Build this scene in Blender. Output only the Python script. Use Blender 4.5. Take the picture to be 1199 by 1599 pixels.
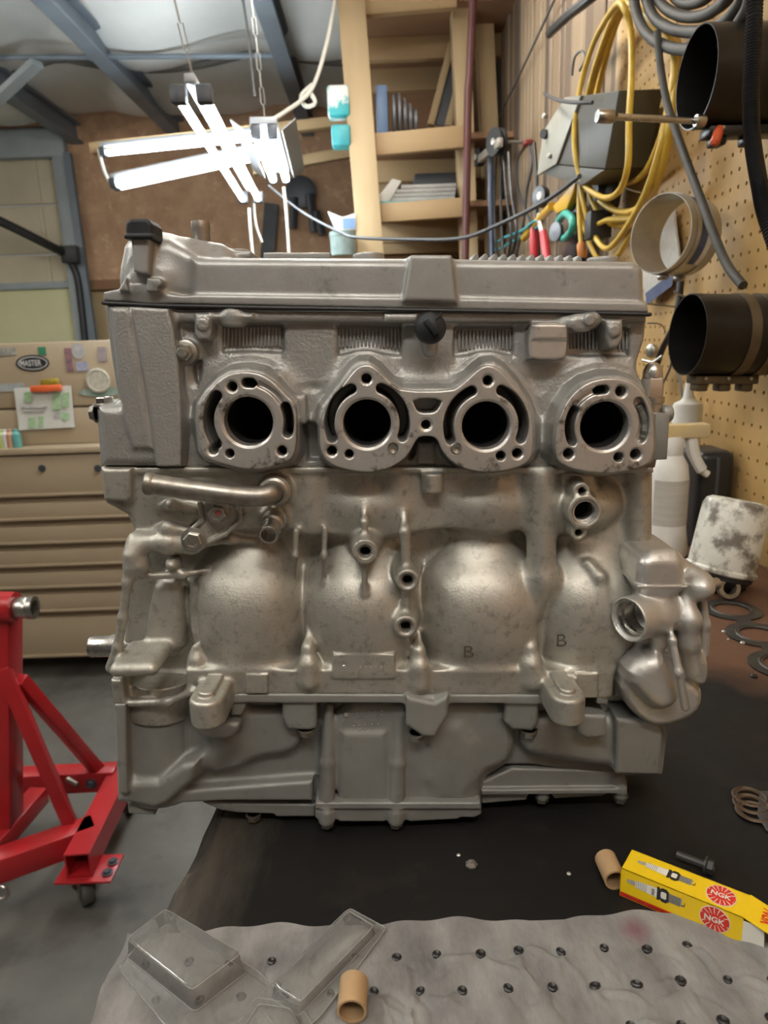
import bpy, bmesh, math, random
import numpy as np
from mathutils import Vector, Matrix

random.seed(7)
SC = bpy.context.scene
COL = SC.collection
for o in list(bpy.data.objects):
    bpy.data.objects.remove(o)

# ------------------------------------------------------------------ camera
F_PX = 1100.0
CAM = Vector((0.0, 0.0, 1.27))
PITCH = math.radians(13.6)
ROLL = math.radians(2.0)
_F = Vector((0, math.cos(PITCH), -math.sin(PITCH)))
_U0 = Vector((0, math.sin(PITCH), math.cos(PITCH)))
_R0 = Vector((1, 0, 0))
_R = _R0 * math.cos(ROLL) - _U0 * math.sin(ROLL)
_U = _U0 * math.cos(ROLL) + _R0 * math.sin(ROLL)
cd = bpy.data.cameras.new('camera')
cam = bpy.data.objects.new('camera', cd)
COL.objects.link(cam)
cd.sensor_fit = 'VERTICAL'
cd.sensor_height = 36.0
cd.sensor_width = 36.0 * 1199 / 1599
cd.lens = F_PX / 1599.0 * 36.0
cd.clip_start = 0.02
cd.clip_end = 60
cam.matrix_world = Matrix(((_R.x, _U.x, -_F.x, CAM.x), (_R.y, _U.y, -_F.y, CAM.y),
                           (_R.z, _U.z, -_F.z, CAM.z), (0, 0, 0, 1)))
cd.dof.use_dof = True
cd.dof.focus_distance = 0.50
cd.dof.aperture_fstop = 13.0
SC.camera = cam

# ------------------------------------------------------------------ world, light, exposure
w = bpy.data.worlds.new('world')
SC.world = w
w.use_nodes = True
w.node_tree.nodes['Background'].inputs[0].default_value = (0.95, 0.93, 0.88, 1)
w.node_tree.nodes['Background'].inputs[1].default_value = 0.22
SC.view_settings.view_transform = 'Standard'
SC.view_settings.look = 'None'
SC.view_settings.gamma = 1.0
SC.view_settings.use_curve_mapping = False
SC.view_settings.exposure = -0.12
try:
    SC.cycles.use_denoising = True
    SC.cycles.sample_clamp_indirect = 6.0
    SC.cycles.max_bounces = 6
except Exception:
    pass
TUBE_POWER = 46.0      # emission strength of the shop light tubes in view
ADDED_POWER = 66.0      # emission strength of the shop light tubes added out of view


def P(px, py, Y):
    """world point seen at photo pixel (px, py) on the upright plane at distance Y"""
    d = _F + _R * ((px - 599.5) / F_PX) - _U * ((py - 799.5) / F_PX)
    return CAM + d * (Y / d.y)


def PZ(px, py, z):
    d = _F + _R * ((px - 599.5) / F_PX) - _U * ((py - 799.5) / F_PX)
    return CAM + d * ((z - CAM.z) / d.z)


def PX(px, py, X):
    d = _F + _R * ((px - 599.5) / F_PX) - _U * ((py - 799.5) / F_PX)
    return CAM + d * (X / d.x)


def pxm(py, Y):
    """metres per pixel near image row py at distance Y"""
    return (Y * math.cos(PITCH) - (P(600, py, Y).z - CAM.z) * math.sin(PITCH)) / F_PX


# ------------------------------------------------------------------ object helpers
def tag(o, label=None, cat=None, group=None, kind=None):
    if label: o['label'] = label
    if cat: o['category'] = cat
    if group: o['group'] = group
    if kind: o['kind'] = kind
    return o


def empty(name, loc, label=None, cat=None, group=None, kind=None):
    o = bpy.data.objects.new(name, None)
    COL.objects.link(o)
    o.location = loc
    o.empty_display_size = 0.02
    return tag(o, label, cat, group, kind)


def wloc(o):
    v = Vector(o.location)
    while o.parent:
        o = o.parent
        v = v + Vector(o.location)
    return v


def add_obj(name, me, parent=None):
    """me holds world coordinates; the object's origin is moved to the base centre"""
    n = len(me.vertices)
    co = np.empty(n * 3, dtype=np.float32)
    me.vertices.foreach_get('co', co)
    co = co.reshape(-1, 3)
    lo, hi = co.min(0), co.max(0)
    base = Vector((float(lo[0] + hi[0]) / 2, float(lo[1] + hi[1]) / 2, float(lo[2])))
    co -= np.array(base, dtype=np.float32)
    me.vertices.foreach_set('co', co.reshape(-1))
    me.update()
    o = bpy.data.objects.new(name, me)
    COL.objects.link(o)
    if parent:
        o.parent = parent
        o.location = base - wloc(parent)
    else:
        o.location = base
    return o


def dup(o, parent=None, delta=(0, 0, 0)):
    c = o.copy()
    COL.objects.link(c)
    if parent is not None:
        c.parent = parent
    c.location = Vector(o.location) + Vector(delta)
    return c


def shade(me, ang=35):
    me.shade_smooth()
    me.set_sharp_from_angle(angle=math.radians(ang))


class MB:
    def __init__(s):
        s.v = []; s.f = []

    def add(s, v, f):
        b = len(s.v)
        s.v += [tuple(q) for q in v]
        s.f += [tuple(i + b for i in q) for q in f]
        return s

    def obox(s, c, ax, ay, az, sx, sy, sz):
        """oriented box: centre, unit axes, full sizes"""
        c = Vector(c)
        v = []
        for i in (-1, 1):
            for j in (-1, 1):
                for k in (-1, 1):
                    v.append(c + Vector(ax) * (i * sx / 2) + Vector(ay) * (j * sy / 2) + Vector(az) * (k * sz / 2))
        f = [(0, 1, 3, 2), (4, 6, 7, 5), (0, 4, 5, 1), (2, 3, 7, 6), (0, 2, 6, 4), (1, 5, 7, 3)]
        return s.add(v, f)

    def box(s, lo, hi):
        c = [(a + b) / 2 for a, b in zip(lo, hi)]
        d = [abs(b - a) for a, b in zip(lo, hi)]
        return s.obox(c, (1, 0, 0), (0, 1, 0), (0, 0, 1), *d)

    def beam(s, a, b, w_, h_, up=(0, 0, 1)):
        a = Vector(a); b = Vector(b)
        d = (b - a); L = d.length; d.normalize()
        up = Vector(up)
        sx = d.cross(up)
        if sx.length < 1e-4: sx = d.cross(Vector((0, 1, 0)))
        sx.normalize()
        uy = sx.cross(d).normalized()
        return s.obox((a + b) / 2, d, sx, uy, L, w_, h_)

    def tube(s, pts, r, n=10, closed=False, caps=True):
        pts = [Vector(p) for p in pts]
        N = len(pts)
        rs = r if isinstance(r, (list, tuple)) else [r] * N
        tang = []
        for i in range(N):
            if closed:
                t = pts[(i + 1) % N] - pts[i - 1]
            else:
                t = pts[min(i + 1, N - 1)] - pts[max(i - 1, 0)]
            tang.append(t.normalized() if t.length > 1e-9 else Vector((0, 0, 1)))
        u = tang[0].orthogonal().normalized()
        v = []
        for i in range(N):
            t = tang[i]
            u = (u - t * u.dot(t))
            u = u.normalized() if u.length > 1e-6 else t.orthogonal().normalized()
            w_ = t.cross(u)
            for k in range(n):
                a = 2 * math.pi * k / n
                v.append(pts[i] + (u * math.cos(a) + w_ * math.sin(a)) * rs[i])
        f = []
        M = N if closed else N - 1
        for i in range(M):
            j = (i + 1) % N
            for k in range(n):
                l = (k + 1) % n
                f.append((i * n + k, i * n + l, j * n + l, j * n + k))
        if caps and not closed:
            f.append(tuple(range(n - 1, -1, -1)))
            f.append(tuple((N - 1) * n + k for k in range(n)))
        return s.add(v, f)

    def lathe(s, prof, o, axis, n=28, up=None, a0=0.0):
        """prof: [(r, h)...] along axis from o"""
        ax = Vector(axis).normalized()
        u = Vector(up) if up else ax.orthogonal()
        u = (u - ax * u.dot(ax)).normalized()
        w_ = ax.cross(u)
        o = Vector(o)
        v = []; f = []
        for (r, h) in prof:
            for k in range(n):
                a = a0 + 2 * math.pi * k / n
                v.append(o + ax * h + (u * math.cos(a) + w_ * math.sin(a)) * r)
        for i in range(len(prof) - 1):
            for k in range(n):
                l = (k + 1) % n
                f.append((i * n + k, i * n + l, (i + 1) * n + l, (i + 1) * n + k))
        if prof[0][0] > 1e-6: f.append(tuple(range(n - 1, -1, -1)))
        if prof[-1][0] > 1e-6: f.append(tuple((len(prof) - 1) * n + k for k in range(n)))
        return s.add(v, f)

    def prism(s, pts, vec):
        """pts: planar loop of world points, extruded by vec"""
        pts = [Vector(p) for p in pts]; vec = Vector(vec)
        n = len(pts)
        v = pts + [p + vec for p in pts]
        f = [tuple(range(n - 1, -1, -1)), tuple(range(n, 2 * n))]
        for i in range(n):
            j = (i + 1) % n
            f.append((i, j, n + j, n + i))
        return s.add(v, f)

    def build(s, name, mat, parent=None, ang=35, bevel=0, seg=2, flat=False, merge=False):
        me = bpy.data.meshes.new(name)
        me.from_pydata(s.v, [], s.f)
        bm = bmesh.new(); bm.from_mesh(me)
        if merge: bmesh.ops.remove_doubles(bm, verts=bm.verts, dist=1e-5)
        bmesh.ops.recalc_face_normals(bm, faces=bm.faces)
        if bevel:
            ed = [e for e in bm.edges if len(e.link_faces) == 2 and e.calc_face_angle(0) > math.radians(30)]
            bmesh.ops.bevel(bm, geom=ed, offset=bevel, segments=seg, profile=0.5, affect='EDGES', clamp_overlap=True)
        bm.to_mesh(me); bm.free()
        if not flat: shade(me, ang)
        me.materials.append(mat)
        return add_obj(name, me, parent)


def hexhead(mb, c, axis, r, h, wash=1.25, up=None):
    """flanged hex bolt head: washer flange, six sided head, dished top"""
    c = Vector(c); ax = Vector(axis).normalized()
    if wash:
        mb.lathe([(r * wash, 0), (r * wash, h * .22), (r * 1.02, h * .32)], c, ax, 24)
    mb.lathe([(r, 0), (r, h * .88), (r * .86, h), (r * .55, h), (r * .5, h * .93), (0, h * .93)], c, ax, 6, up=up)


def crv(pts, n=8, closed=False):
    """Catmull-Rom through points"""
    pts = [Vector(p) for p in pts]
    N = len(pts); out = []
    rng = range(N if closed else N - 1)
    for i in rng:
        if closed:
            a, b, c, d = pts[i - 1], pts[i], pts[(i + 1) % N], pts[(i + 2) % N]
        else:
            a, b, c, d = pts[max(i - 1, 0)], pts[i], pts[i + 1], pts[min(i + 2, N - 1)]
        for k in range(n):
            t = k / n
            out.append(0.5 * ((2 * b) + (c - a) * t + (2 * a - 5 * b + 4 * c - d) * t * t + (3 * b - a - 3 * c + d) * t ** 3))
    if not closed: out.append(pts[-1])
    return out


# ------------------------------------------------------------------ materials
_M = {}


def pmat(name, col, col2=None, rough=.5, rough2=None, metal=0.0, scale=8.0, detail=4, stretch=(1, 1, 1), bump=0.0,
         bscale=None, bdist=.001, spots=None, spot_scale=30, spot_lo=.6, spot_hi=.7, spec=.5, coat=0, emit=None, contrast=(.3, .7), alpha=None, trans=0):
    if name in _M: return _M[name]
    m = bpy.data.materials.new(name); _M[name] = m
    m.use_nodes = True
    nt = m.node_tree; N = nt.nodes; L = nt.links
    b = N['Principled BSDF']
    b.inputs['Roughness'].default_value = rough
    b.inputs['Metallic'].default_value = metal
    b.inputs['Specular IOR Level'].default_value = spec
    if coat: b.inputs['Coat Weight'].default_value = coat
    if trans: b.inputs['Transmission Weight'].default_value = trans
    if alpha is not None: b.inputs['Alpha'].default_value = alpha
    b.inputs['Base Color'].default_value = (*col, 1)
    if emit:
        b.inputs['Emission Color'].default_value = (*emit[0], 1)
        b.inputs['Emission Strength'].default_value = emit[1]
    if col2 is None and not bump and not spots: return m
    tc = N.new('ShaderNodeTexCoord'); mp = N.new('ShaderNodeMapping')
    mp.inputs['Scale'].default_value = stretch
    L.new(tc.outputs['Object'], mp.inputs['Vector'])
    cur = None
    if col2 is not None:
        nz = N.new('ShaderNodeTexNoise'); nz.inputs['Scale'].default_value = scale
        nz.inputs['Detail'].default_value = detail; nz.inputs['Roughness'].default_value = .6
        L.new(mp.outputs[0], nz.inputs['Vector'])
        rp = N.new('ShaderNodeMapRange'); rp.inputs['From Min'].default_value = contrast[0]; rp.inputs['From Max'].default_value = contrast[1]
        L.new(nz.outputs['Fac'], rp.inputs['Value'])
        mx = N.new('ShaderNodeMix'); mx.data_type = 'RGBA'
        mx.inputs['A'].default_value = (*col, 1); mx.inputs['B'].default_value = (*col2, 1)
        L.new(rp.outputs[0], mx.inputs['Factor'])
        cur = mx.outputs['Result']
        if rough2 is not None:
            r2 = N.new('ShaderNodeMapRange'); r2.inputs['To Min'].default_value = rough; r2.inputs['To Max'].default_value = rough2
            L.new(rp.outputs[0], r2.inputs['Value']); L.new(r2.outputs[0], b.inputs['Roughness'])
    if spots is not None:
        n2 = N.new('ShaderNodeTexNoise'); n2.inputs['Scale'].default_value = spot_scale; n2.inputs['Detail'].default_value = 5
        n2.inputs['Roughness'].default_value = .65
        L.new(tc.outputs['Object'], n2.inputs['Vector'])
        r3 = N.new('ShaderNodeMapRange'); r3.inputs['From Min'].default_value = spot_lo; r3.inputs['From Max'].default_value = spot_hi
        L.new(n2.outputs['Fac'], r3.inputs['Value'])
        m2 = N.new('ShaderNodeMix'); m2.data_type = 'RGBA'
        if cur is not None: L.new(cur, m2.inputs['A'])
        else: m2.inputs['A'].default_value = (*col, 1)
        m2.inputs['B'].default_value = (*spots, 1)
        L.new(r3.outputs[0], m2.inputs['Factor'])
        cur = m2.outputs['Result']
    if cur is not None: L.new(cur, b.inputs['Base Color'])
    if bump:
        n3 = N.new('ShaderNodeTexNoise'); n3.inputs['Scale'].default_value = bscale or scale * 4
        n3.inputs['Detail'].default_value = 3
        L.new(mp.outputs[0], n3.inputs['Vector'])
        bp = N.new('ShaderNodeBump'); bp.inputs['Strength'].default_value = bump; bp.inputs['Distance'].default_value = bdist
        L.new(n3.outputs['Fac'], bp.inputs['Height']); L.new(bp.outputs[0], b.inputs['Normal'])
    return m


def emat(name, col, strength):
    if name in _M: return _M[name]
    m = bpy.data.materials.new(name); _M[name] = m
    m.use_nodes = True
    N = m.node_tree.nodes
    N.remove(N['Principled BSDF'])
    e = N.new('ShaderNodeEmission')
    e.inputs[0].default_value = (*col, 1); e.inputs[1].default_value = strength
    m.node_tree.links.new(e.outputs[0], N['Material Output'].inputs[0])
    return m


def clear_plastic(name, tint, haze=.1):
    m = bpy.data.materials.new(name); m.use_nodes = True
    nt = m.node_tree; N = nt.nodes; L = nt.links
    N.remove(N['Principled BSDF'])
    tr = N.new('ShaderNodeBsdfTransparent'); tr.inputs[0].default_value = (*tint, 1)
    gl = N.new('ShaderNodeBsdfGlossy'); gl.inputs['Roughness'].default_value = .08
    df = N.new('ShaderNodeBsdfDiffuse'); df.inputs[0].default_value = (.75, .75, .72, 1)
    fr = N.new('ShaderNodeFresnel'); fr.inputs[0].default_value = 1.6
    m1 = N.new('ShaderNodeMixShader'); m1.inputs[0].default_value = haze
    m2 = N.new('ShaderNodeMixShader')
    L.new(tr.outputs[0], m1.inputs[1]); L.new(df.outputs[0], m1.inputs[2])
    L.new(fr.outputs[0], m2.inputs[0]); L.new(m1.outputs[0], m2.inputs[1]); L.new(gl.outputs[0], m2.inputs[2])
    L.new(m2.outputs[0], N['Material Output'].inputs[0])
    return m


def text_mesh(body, bold=0.0):
    cu = bpy.data.curves.new('lettering', 'FONT')
    cu.body = body; cu.size = 1.0; cu.resolution_u = 3; cu.offset = bold
    ob = bpy.data.objects.new('lettering', cu)
    COL.objects.link(ob)
    bpy.context.view_layer.update()
    me = bpy.data.meshes.new_from_object(ob)
    v = [tuple(q.co) for q in me.vertices]; f = [tuple(p.vertices) for p in me.polygons]
    bpy.data.objects.remove(ob); bpy.data.curves.remove(cu); bpy.data.meshes.remove(me)
    xs = [q[0] for q in v]; ys = [q[1] for q in v]
    x0, x1, y0, y1 = min(xs), max(xs), min(ys), max(ys)
    v = [((q[0] - x0) / (x1 - x0) - .5, (q[1] - y0) / (y1 - y0) - .5) for q in v]
    return v, f


def put_text(mb, body, c, ux, uy, w_, h_, bold=0.0):
    v, f = text_mesh(body, bold)
    c = Vector(c); ux = Vector(ux).normalized(); uy = Vector(uy).normalized()
    mb.add([c + ux * (q[0] * w_) + uy * (q[1] * h_) for q in v], f)


# ------------------------------------------------------------------ signed distance solids -> smooth cast metal
def chaikin(pts, n=1):
    for _ in range(n):
        o = []
        for i in range(len(pts)):
            a = pts[i]; b = pts[(i + 1) % len(pts)]
            o.append((a[0] * .75 + b[0] * .25, a[1] * .75 + b[1] * .25))
            o.append((a[0] * .25 + b[0] * .75, a[1] * .25 + b[1] * .75))
        pts = o
    return pts


class SDF:
    """a cast body: primitives given in photo pixels at a true distance, blended in world space"""
    BIG = .03

    def __init__(s, pxbox, y0, y1, h):
        xs = []; zs = []
        for Y in (y0 + .01, y1 - .04):
            for px in (pxbox[0], pxbox[2]):
                for py in (pxbox[1], pxbox[3]):
                    p = P(px, py, Y); xs.append(p.x); zs.append(p.z)
        s.h = h; s.ref = None
        s.X = np.arange(min(xs) - 3 * h, max(xs) + 3 * h, h, dtype=np.float32)
        s.Y = np.arange(y0, y1, h, dtype=np.float32)
        s.Z = np.arange(min(zs) - 3 * h, max(zs) + 3 * h, h, dtype=np.float32)
        s.f = np.full((len(s.X), len(s.Y), len(s.Z)), s.BIG, dtype=np.float32)

    def _sl(s, lo, hi, pad):
        r = []
        for A, a, b in zip((s.X, s.Y, s.Z), lo, hi):
            i = int(np.searchsorted(A, a - pad)); j = int(np.searchsorted(A, b + pad))
            r.append(slice(i, max(j, i)))
        return tuple(r)

    def _grid(s, sl):
        return s.X[sl[0]][:, None, None], s.Y[sl[1]][None, :, None], s.Z[sl[2]][None, None, :]

    def _ap(s, sl, d, op, k):
        a = s.f[sl]
        if a.size == 0: return
        if op == 'u':
            if k:
                hh = np.maximum(k - np.abs(a - d), 0) / k
                s.f[sl] = np.minimum(a, d) - hh * hh * k * .25
            else:
                s.f[sl] = np.minimum(a, d)
        else:
            if k:
                hh = np.maximum(k - np.abs(a + d), 0) / k
                s.f[sl] = np.maximum(a, -d) + hh * hh * k * .25
            else:
                s.f[sl] = np.maximum(a, -d)

    def _ext(s, d2, sl, ya, yb, r, draft):
        Yg = s.Y[sl[1]][None, :, None]
        yc = (ya + yb) / 2; hy = (yb - ya) / 2
        q1 = d2[:, None, :] + r
        if draft: q1 = q1 - draft * (Yg - ya)
        q2 = np.abs(Yg - yc) - hy + r
        q1 = np.broadcast_to(q1, (d2.shape[0], Yg.shape[1], d2.shape[1]))
        q2 = np.broadcast_to(q2, q1.shape)
        return np.sqrt(np.maximum(q1, 0) ** 2 + np.maximum(q2, 0) ** 2) + np.minimum(np.maximum(q1, q2), 0) - r

    def poly(s, pts, ya, yb, r=.002, k=.003, op='u', draft=0.0, sm=0):
        """outline in photo pixels on the front plane ya, reaching back to yb"""
        if sm: pts = chaikin(pts, sm)
        w3 = [P(p[0], p[1], s.ref if (s.ref and op == 's') else ya) for p in pts]
        q = np.array([(p.x, p.z) for p in w3], dtype=np.float32)
        pad = k + 3 * s.h + abs(draft) * (yb - ya)
        sl = s._sl((q[:, 0].min(), ya, q[:, 1].min()), (q[:, 0].max(), yb, q[:, 1].max()), pad)
        x = s.X[sl[0]][:, None]; z = s.Z[sl[2]][None, :]
        if x.size == 0 or z.size == 0: return s
        best = np.full((x.shape[0], z.shape[1]), 1e9, dtype=np.float32)
        ins = np.zeros(best.shape, dtype=bool)
        n = len(q)
        for i in range(n):
            a = q[i]; b = q[(i + 1) % n]
            ex, ez = b[0] - a[0], b[1] - a[1]
            wx, wz = x - a[0], z - a[1]
            t = np.clip((wx * ex + wz * ez) / (ex * ex + ez * ez + 1e-12), 0, 1)
            dx = wx - ex * t; dz = wz - ez * t
            best = np.minimum(best, dx * dx + dz * dz)
            c = (a[1] > z) != (b[1] > z)
            if ez != 0:
                ins ^= c & (x < (ex * (z - a[1]) / ez + a[0]))
        d2 = np.sqrt(best); d2[ins] *= -1
        s._ap(sl, s._ext(d2, sl, ya, yb, r, draft), op, k)
        return s

    def rect(s, x0, y0, x1, y1, ya, yb, r=.002, k=.003, op='u', draft=0.0, sm=0):
        return s.poly([(x0, y0), (x1, y0), (x1, y1), (x0, y1)], ya, yb, r, k, op, draft, sm)

    def disc(s, px, py, rpx, ya, yb, r=.0008, k=.002, op='u', draft=0.0):
        rf = s.ref if (s.ref and op == 's') else ya
        c = P(px, py, rf); R = rpx * pxm(py, rf)
        sl = s._sl((c.x - R, ya, c.z - R), (c.x + R, yb, c.z + R), k + 3 * s.h)
        x = s.X[sl[0]][:, None]; z = s.Z[sl[2]][None, :]
        d2 = np.sqrt((x - c.x) ** 2 + (z - c.z) ** 2) - R
        s._ap(sl, s._ext(d2, sl, ya, yb, r, draft), op, k)
        return s

    def arc(s, px, py, rpx, wpx, a0, a1, ya, yb, r=.0008, k=.001, op='s'):
        """curved slot; angles in degrees, 0 = right, 90 = up"""
        rf = s.ref if (s.ref and op == 's') else ya
        c = P(px, py, rf); m = pxm(py, rf); R = rpx * m; W = wpx * m
        sl = s._sl((c.x - R - W, ya, c.z - R - W), (c.x + R + W, yb, c.z + R + W), k + 3 * s.h)
        x = s.X[sl[0]][:, None] - c.x; z = s.Z[sl[2]][None, :] - c.z
        am = math.radians((a0 + a1) / 2); ah = math.radians((a1 - a0) / 2)
        u = x * math.cos(am) + z * math.sin(am); v = -x * math.sin(am) + z * math.cos(am)
        th = np.clip(np.arctan2(v, u), -ah, ah)
        d2 = np.sqrt((u - R * np.cos(th)) ** 2 + (v - R * np.sin(th)) ** 2) - W
        s._ap(sl, s._ext(d2.astype(np.float32), sl, ya, yb, r, 0), op, k)
        return s

    def cone(s, a, b, ra, rb, k=.004, op='u'):
        """round cone between (px,py,Y) points, radii in pixels"""
        A = np.array(P(*a), dtype=np.float32); B = np.array(P(*b), dtype=np.float32)
        Ra = ra * pxm(a[1], a[2]); Rb = rb * pxm(b[1], b[2]); M = max(Ra, Rb)
        sl = s._sl(np.minimum(A, B) - M, np.maximum(A, B) + M, k + 3 * s.h)
        x, y, z = s._grid(sl)
        e = B - A; L2 = float(e @ e) + 1e-12
        t = np.clip(((x - A[0]) * e[0] + (y - A[1]) * e[1] + (z - A[2]) * e[2]) / L2, 0, 1)
        d = np.sqrt((x - A[0] - e[0] * t) ** 2 + (y - A[1] - e[1] * t) ** 2 + (z - A[2] - e[2] * t) ** 2) - (Ra + (Rb - Ra) * t)
        s._ap(sl, d, op, k)
        return s

    def chain(s, pts, rs, k=.004, op='u'):
        for i in range(len(pts) - 1):
            s.cone(pts[i], pts[i + 1], rs[i] if isinstance(rs, list) else rs, rs[i + 1] if isinstance(rs, list) else rs, k, op)
        return s

    def ell(s, px, py, Y, rx, rz, ry, k=.006, op='u', p=2.0):
        """ellipsoid; rx, rz in pixels, ry in metres; p > 2 gives squarer shoulders"""
        c = P(px, py, Y); m = pxm(py, Y)
        R = np.array((rx * m, ry, rz * m), dtype=np.float32)
        c3 = np.array(c)
        sl = s._sl(c3 - R, c3 + R, k + 3 * s.h)
        x, y, z = s._grid(sl)
        qx = np.abs(x - c.x) / R[0]; qy = np.abs(y - c.y) / R[1]; qz = np.abs(z - c.z) / R[2]
        if p == 2.0:
            k0 = np.sqrt(qx ** 2 + qy ** 2 + qz ** 2)
            k1 = np.sqrt((qx / R[0]) ** 2 + (qy / R[1]) ** 2 + (qz / R[2]) ** 2) + 1e-9
            d = k0 * (k0 - 1) / k1
        else:
            k0 = (qx ** p + qy ** 2 + qz ** p) ** .5
            d = (k0 - 1) * float(R.min())
        s._ap(sl, d, op, k)
        return s

    def cyl3(s, a, b, R, k=.002, op='u', r=.001):
        """cylinder between world points a, b with radius R in metres"""
        A = np.array(a, dtype=np.float32); B = np.array(b, dtype=np.float32)
        sl = s._sl(np.minimum(A, B) - R, np.maximum(A, B) + R, k + 3 * s.h)
        x, y, z = s._grid(sl)
        e = B - A; L = float(np.sqrt(e @ e)); e = e / L
        t = (x - A[0]) * e[0] + (y - A[1]) * e[1] + (z - A[2]) * e[2]
        rad = np.sqrt(np.maximum((x - A[0]) ** 2 + (y - A[1]) ** 2 + (z - A[2]) ** 2 - t * t, 0))
        q1 = rad - R + r; q2 = np.abs(t - L / 2) - L / 2 + r
        d = np.sqrt(np.maximum(q1, 0) ** 2 + np.maximum(q2, 0) ** 2) + np.minimum(np.maximum(q1, q2), 0) - r
        s._ap(sl, d, op, k)
        return s

    def vstad(s, a, b, rpx, z0, z1, r=.002, k=.003, op='u'):
        """upright lug: stadium plan between world points a, b (x, y), from z0 up to z1; radius in metres"""
        R = rpx
        sl = s._sl((min(a[0], b[0]) - R, min(a[1], b[1]) - R, z0), (max(a[0], b[0]) + R, max(a[1], b[1]) + R, z1), k + 3 * s.h)
        x, y, z = s._grid(sl)
        ex, ey = b[0] - a[0], b[1] - a[1]
        t = np.clip(((x - a[0]) * ex + (y - a[1]) * ey) / (ex * ex + ey * ey + 1e-12), 0, 1)
        d2 = np.sqrt((x - a[0] - ex * t) ** 2 + (y - a[1] - ey * t) ** 2) - R + r
        q2 = np.abs(z - (z0 + z1) / 2) - (z1 - z0) / 2 + r
        d2, q2 = np.broadcast_arrays(d2, q2)
        s._ap(sl, np.sqrt(np.maximum(d2, 0) ** 2 + np.maximum(q2, 0) ** 2) + np.minimum(np.maximum(d2, q2), 0) - r, op, k)
        return s

    def wbox(s, lo, hi, r=.002, k=.003, op='u'):
        sl = s._sl(lo, hi, k + 3 * s.h)
        g = s._grid(sl); qs = []
        for A, a, b in zip(g, lo, hi): qs.append(np.abs(A - (a + b) / 2) - (b - a) / 2 + r)
        qs = np.broadcast_arrays(*qs)
        d = np.sqrt(sum(np.maximum(q, 0) ** 2 for q in qs)) + np.minimum(np.maximum(np.maximum(qs[0], qs[1]), qs[2]), 0) - r
        s._ap(sl, d, op, k)
        return s

    def mesh(s, name, mat, parent=None):
        f = s.f
        f[0] = s.BIG; f[-1] = s.BIG; f[:, 0] = s.BIG; f[:, -1] = s.BIG; f[:, :, 0] = s.BIG; f[:, :, -1] = s.BIG
        g = f < 0
        nx, ny, nz = f.shape
        act = np.zeros((nx - 1, ny - 1, nz - 1), dtype=np.int8)
        for i in (0, 1):
            for j in (0, 1):
                for k in (0, 1):
                    act += g[i:nx - 1 + i, j:ny - 1 + j, k:nz - 1 + k]
        act = (act > 0) & (act < 8)
        I, J, K = np.nonzero(act)
        idx = np.full(act.shape, -1, dtype=np.int32)
        idx[I, J, K] = np.arange(len(I), dtype=np.int32)
        cv = {}
        for i in (0, 1):
            for j in (0, 1):
                for k in (0, 1):
                    cv[i, j, k] = f[I + i, J + j, K + k]
        acc = np.zeros((len(I), 3), dtype=np.float32); cnt = np.zeros(len(I), dtype=np.float32)
        for ax in range(3):
            for p in (0, 1):
                for q in (0, 1):
                    a = [p, q]; a.insert(ax, 0); b = [p, q]; b.insert(ax, 1)
                    va = cv[tuple(a)]; vb = cv[tuple(b)]
                    c = (va < 0) != (vb < 0)
                    t = np.where(c, va / np.where(c, va - vb, 1), 0)
                    for d in range(3):
                        if d == ax: acc[:, d] += np.where(c, t, 0)
                        else: acc[:, d] += np.where(c, a[d], 0)
                    cnt += c
        acc /= cnt[:, None]
        V = np.empty_like(acc)
        V[:, 0] = s.X[0] + (I + acc[:, 0]) * s.h
        V[:, 1] = s.Y[0] + (J + acc[:, 1]) * s.h
        V[:, 2] = s.Z[0] + (K + acc[:, 2]) * s.h
        Q = []
        for ax in range(3):
            sa = [slice(None)] * 3; sb = [slice(None)] * 3
            sa[ax] = slice(0, -1); sb[ax] = slice(1, None)
            ga = g[tuple(sa)]; gb = g[tuple(sb)]
            e = np.argwhere(ga != gb)
            o1, o2 = [(1, 2), (2, 0), (0, 1)][ax]
            u = np.zeros(3, dtype=int); u[o1] = 1
            v = np.zeros(3, dtype=int); v[o2] = 1
            def at(c): return idx[c[:, 0], c[:, 1], c[:, 2]]
            ok = (e[:, o1] > 0) & (e[:, o2] > 0); e = e[ok]
            quad = np.stack([at(e - u - v), at(e - v), at(e), at(e - u)], 1)
            inside = ga[e[:, 0], e[:, 1], e[:, 2]]
            quad[~inside] = quad[~inside][:, ::-1]
            Q.append(quad)
        Q = np.concatenate(Q); Q = Q[(Q >= 0).all(1)]
        me = bpy.data.meshes.new(name)
        me.vertices.add(len(V)); me.vertices.foreach_set('co', V.reshape(-1))
        me.loops.add(len(Q) * 4); me.loops.foreach_set('vertex_index', Q.reshape(-1).astype(np.int32))
        me.polygons.add(len(Q)); me.polygons.foreach_set('loop_start', np.arange(0, len(Q) * 4, 4, dtype=np.int32))
        me.update(calc_edges=True)
        me.shade_smooth()
        me.materials.append(mat)
        s.f = None
        return add_obj(name, me, parent)
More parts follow.
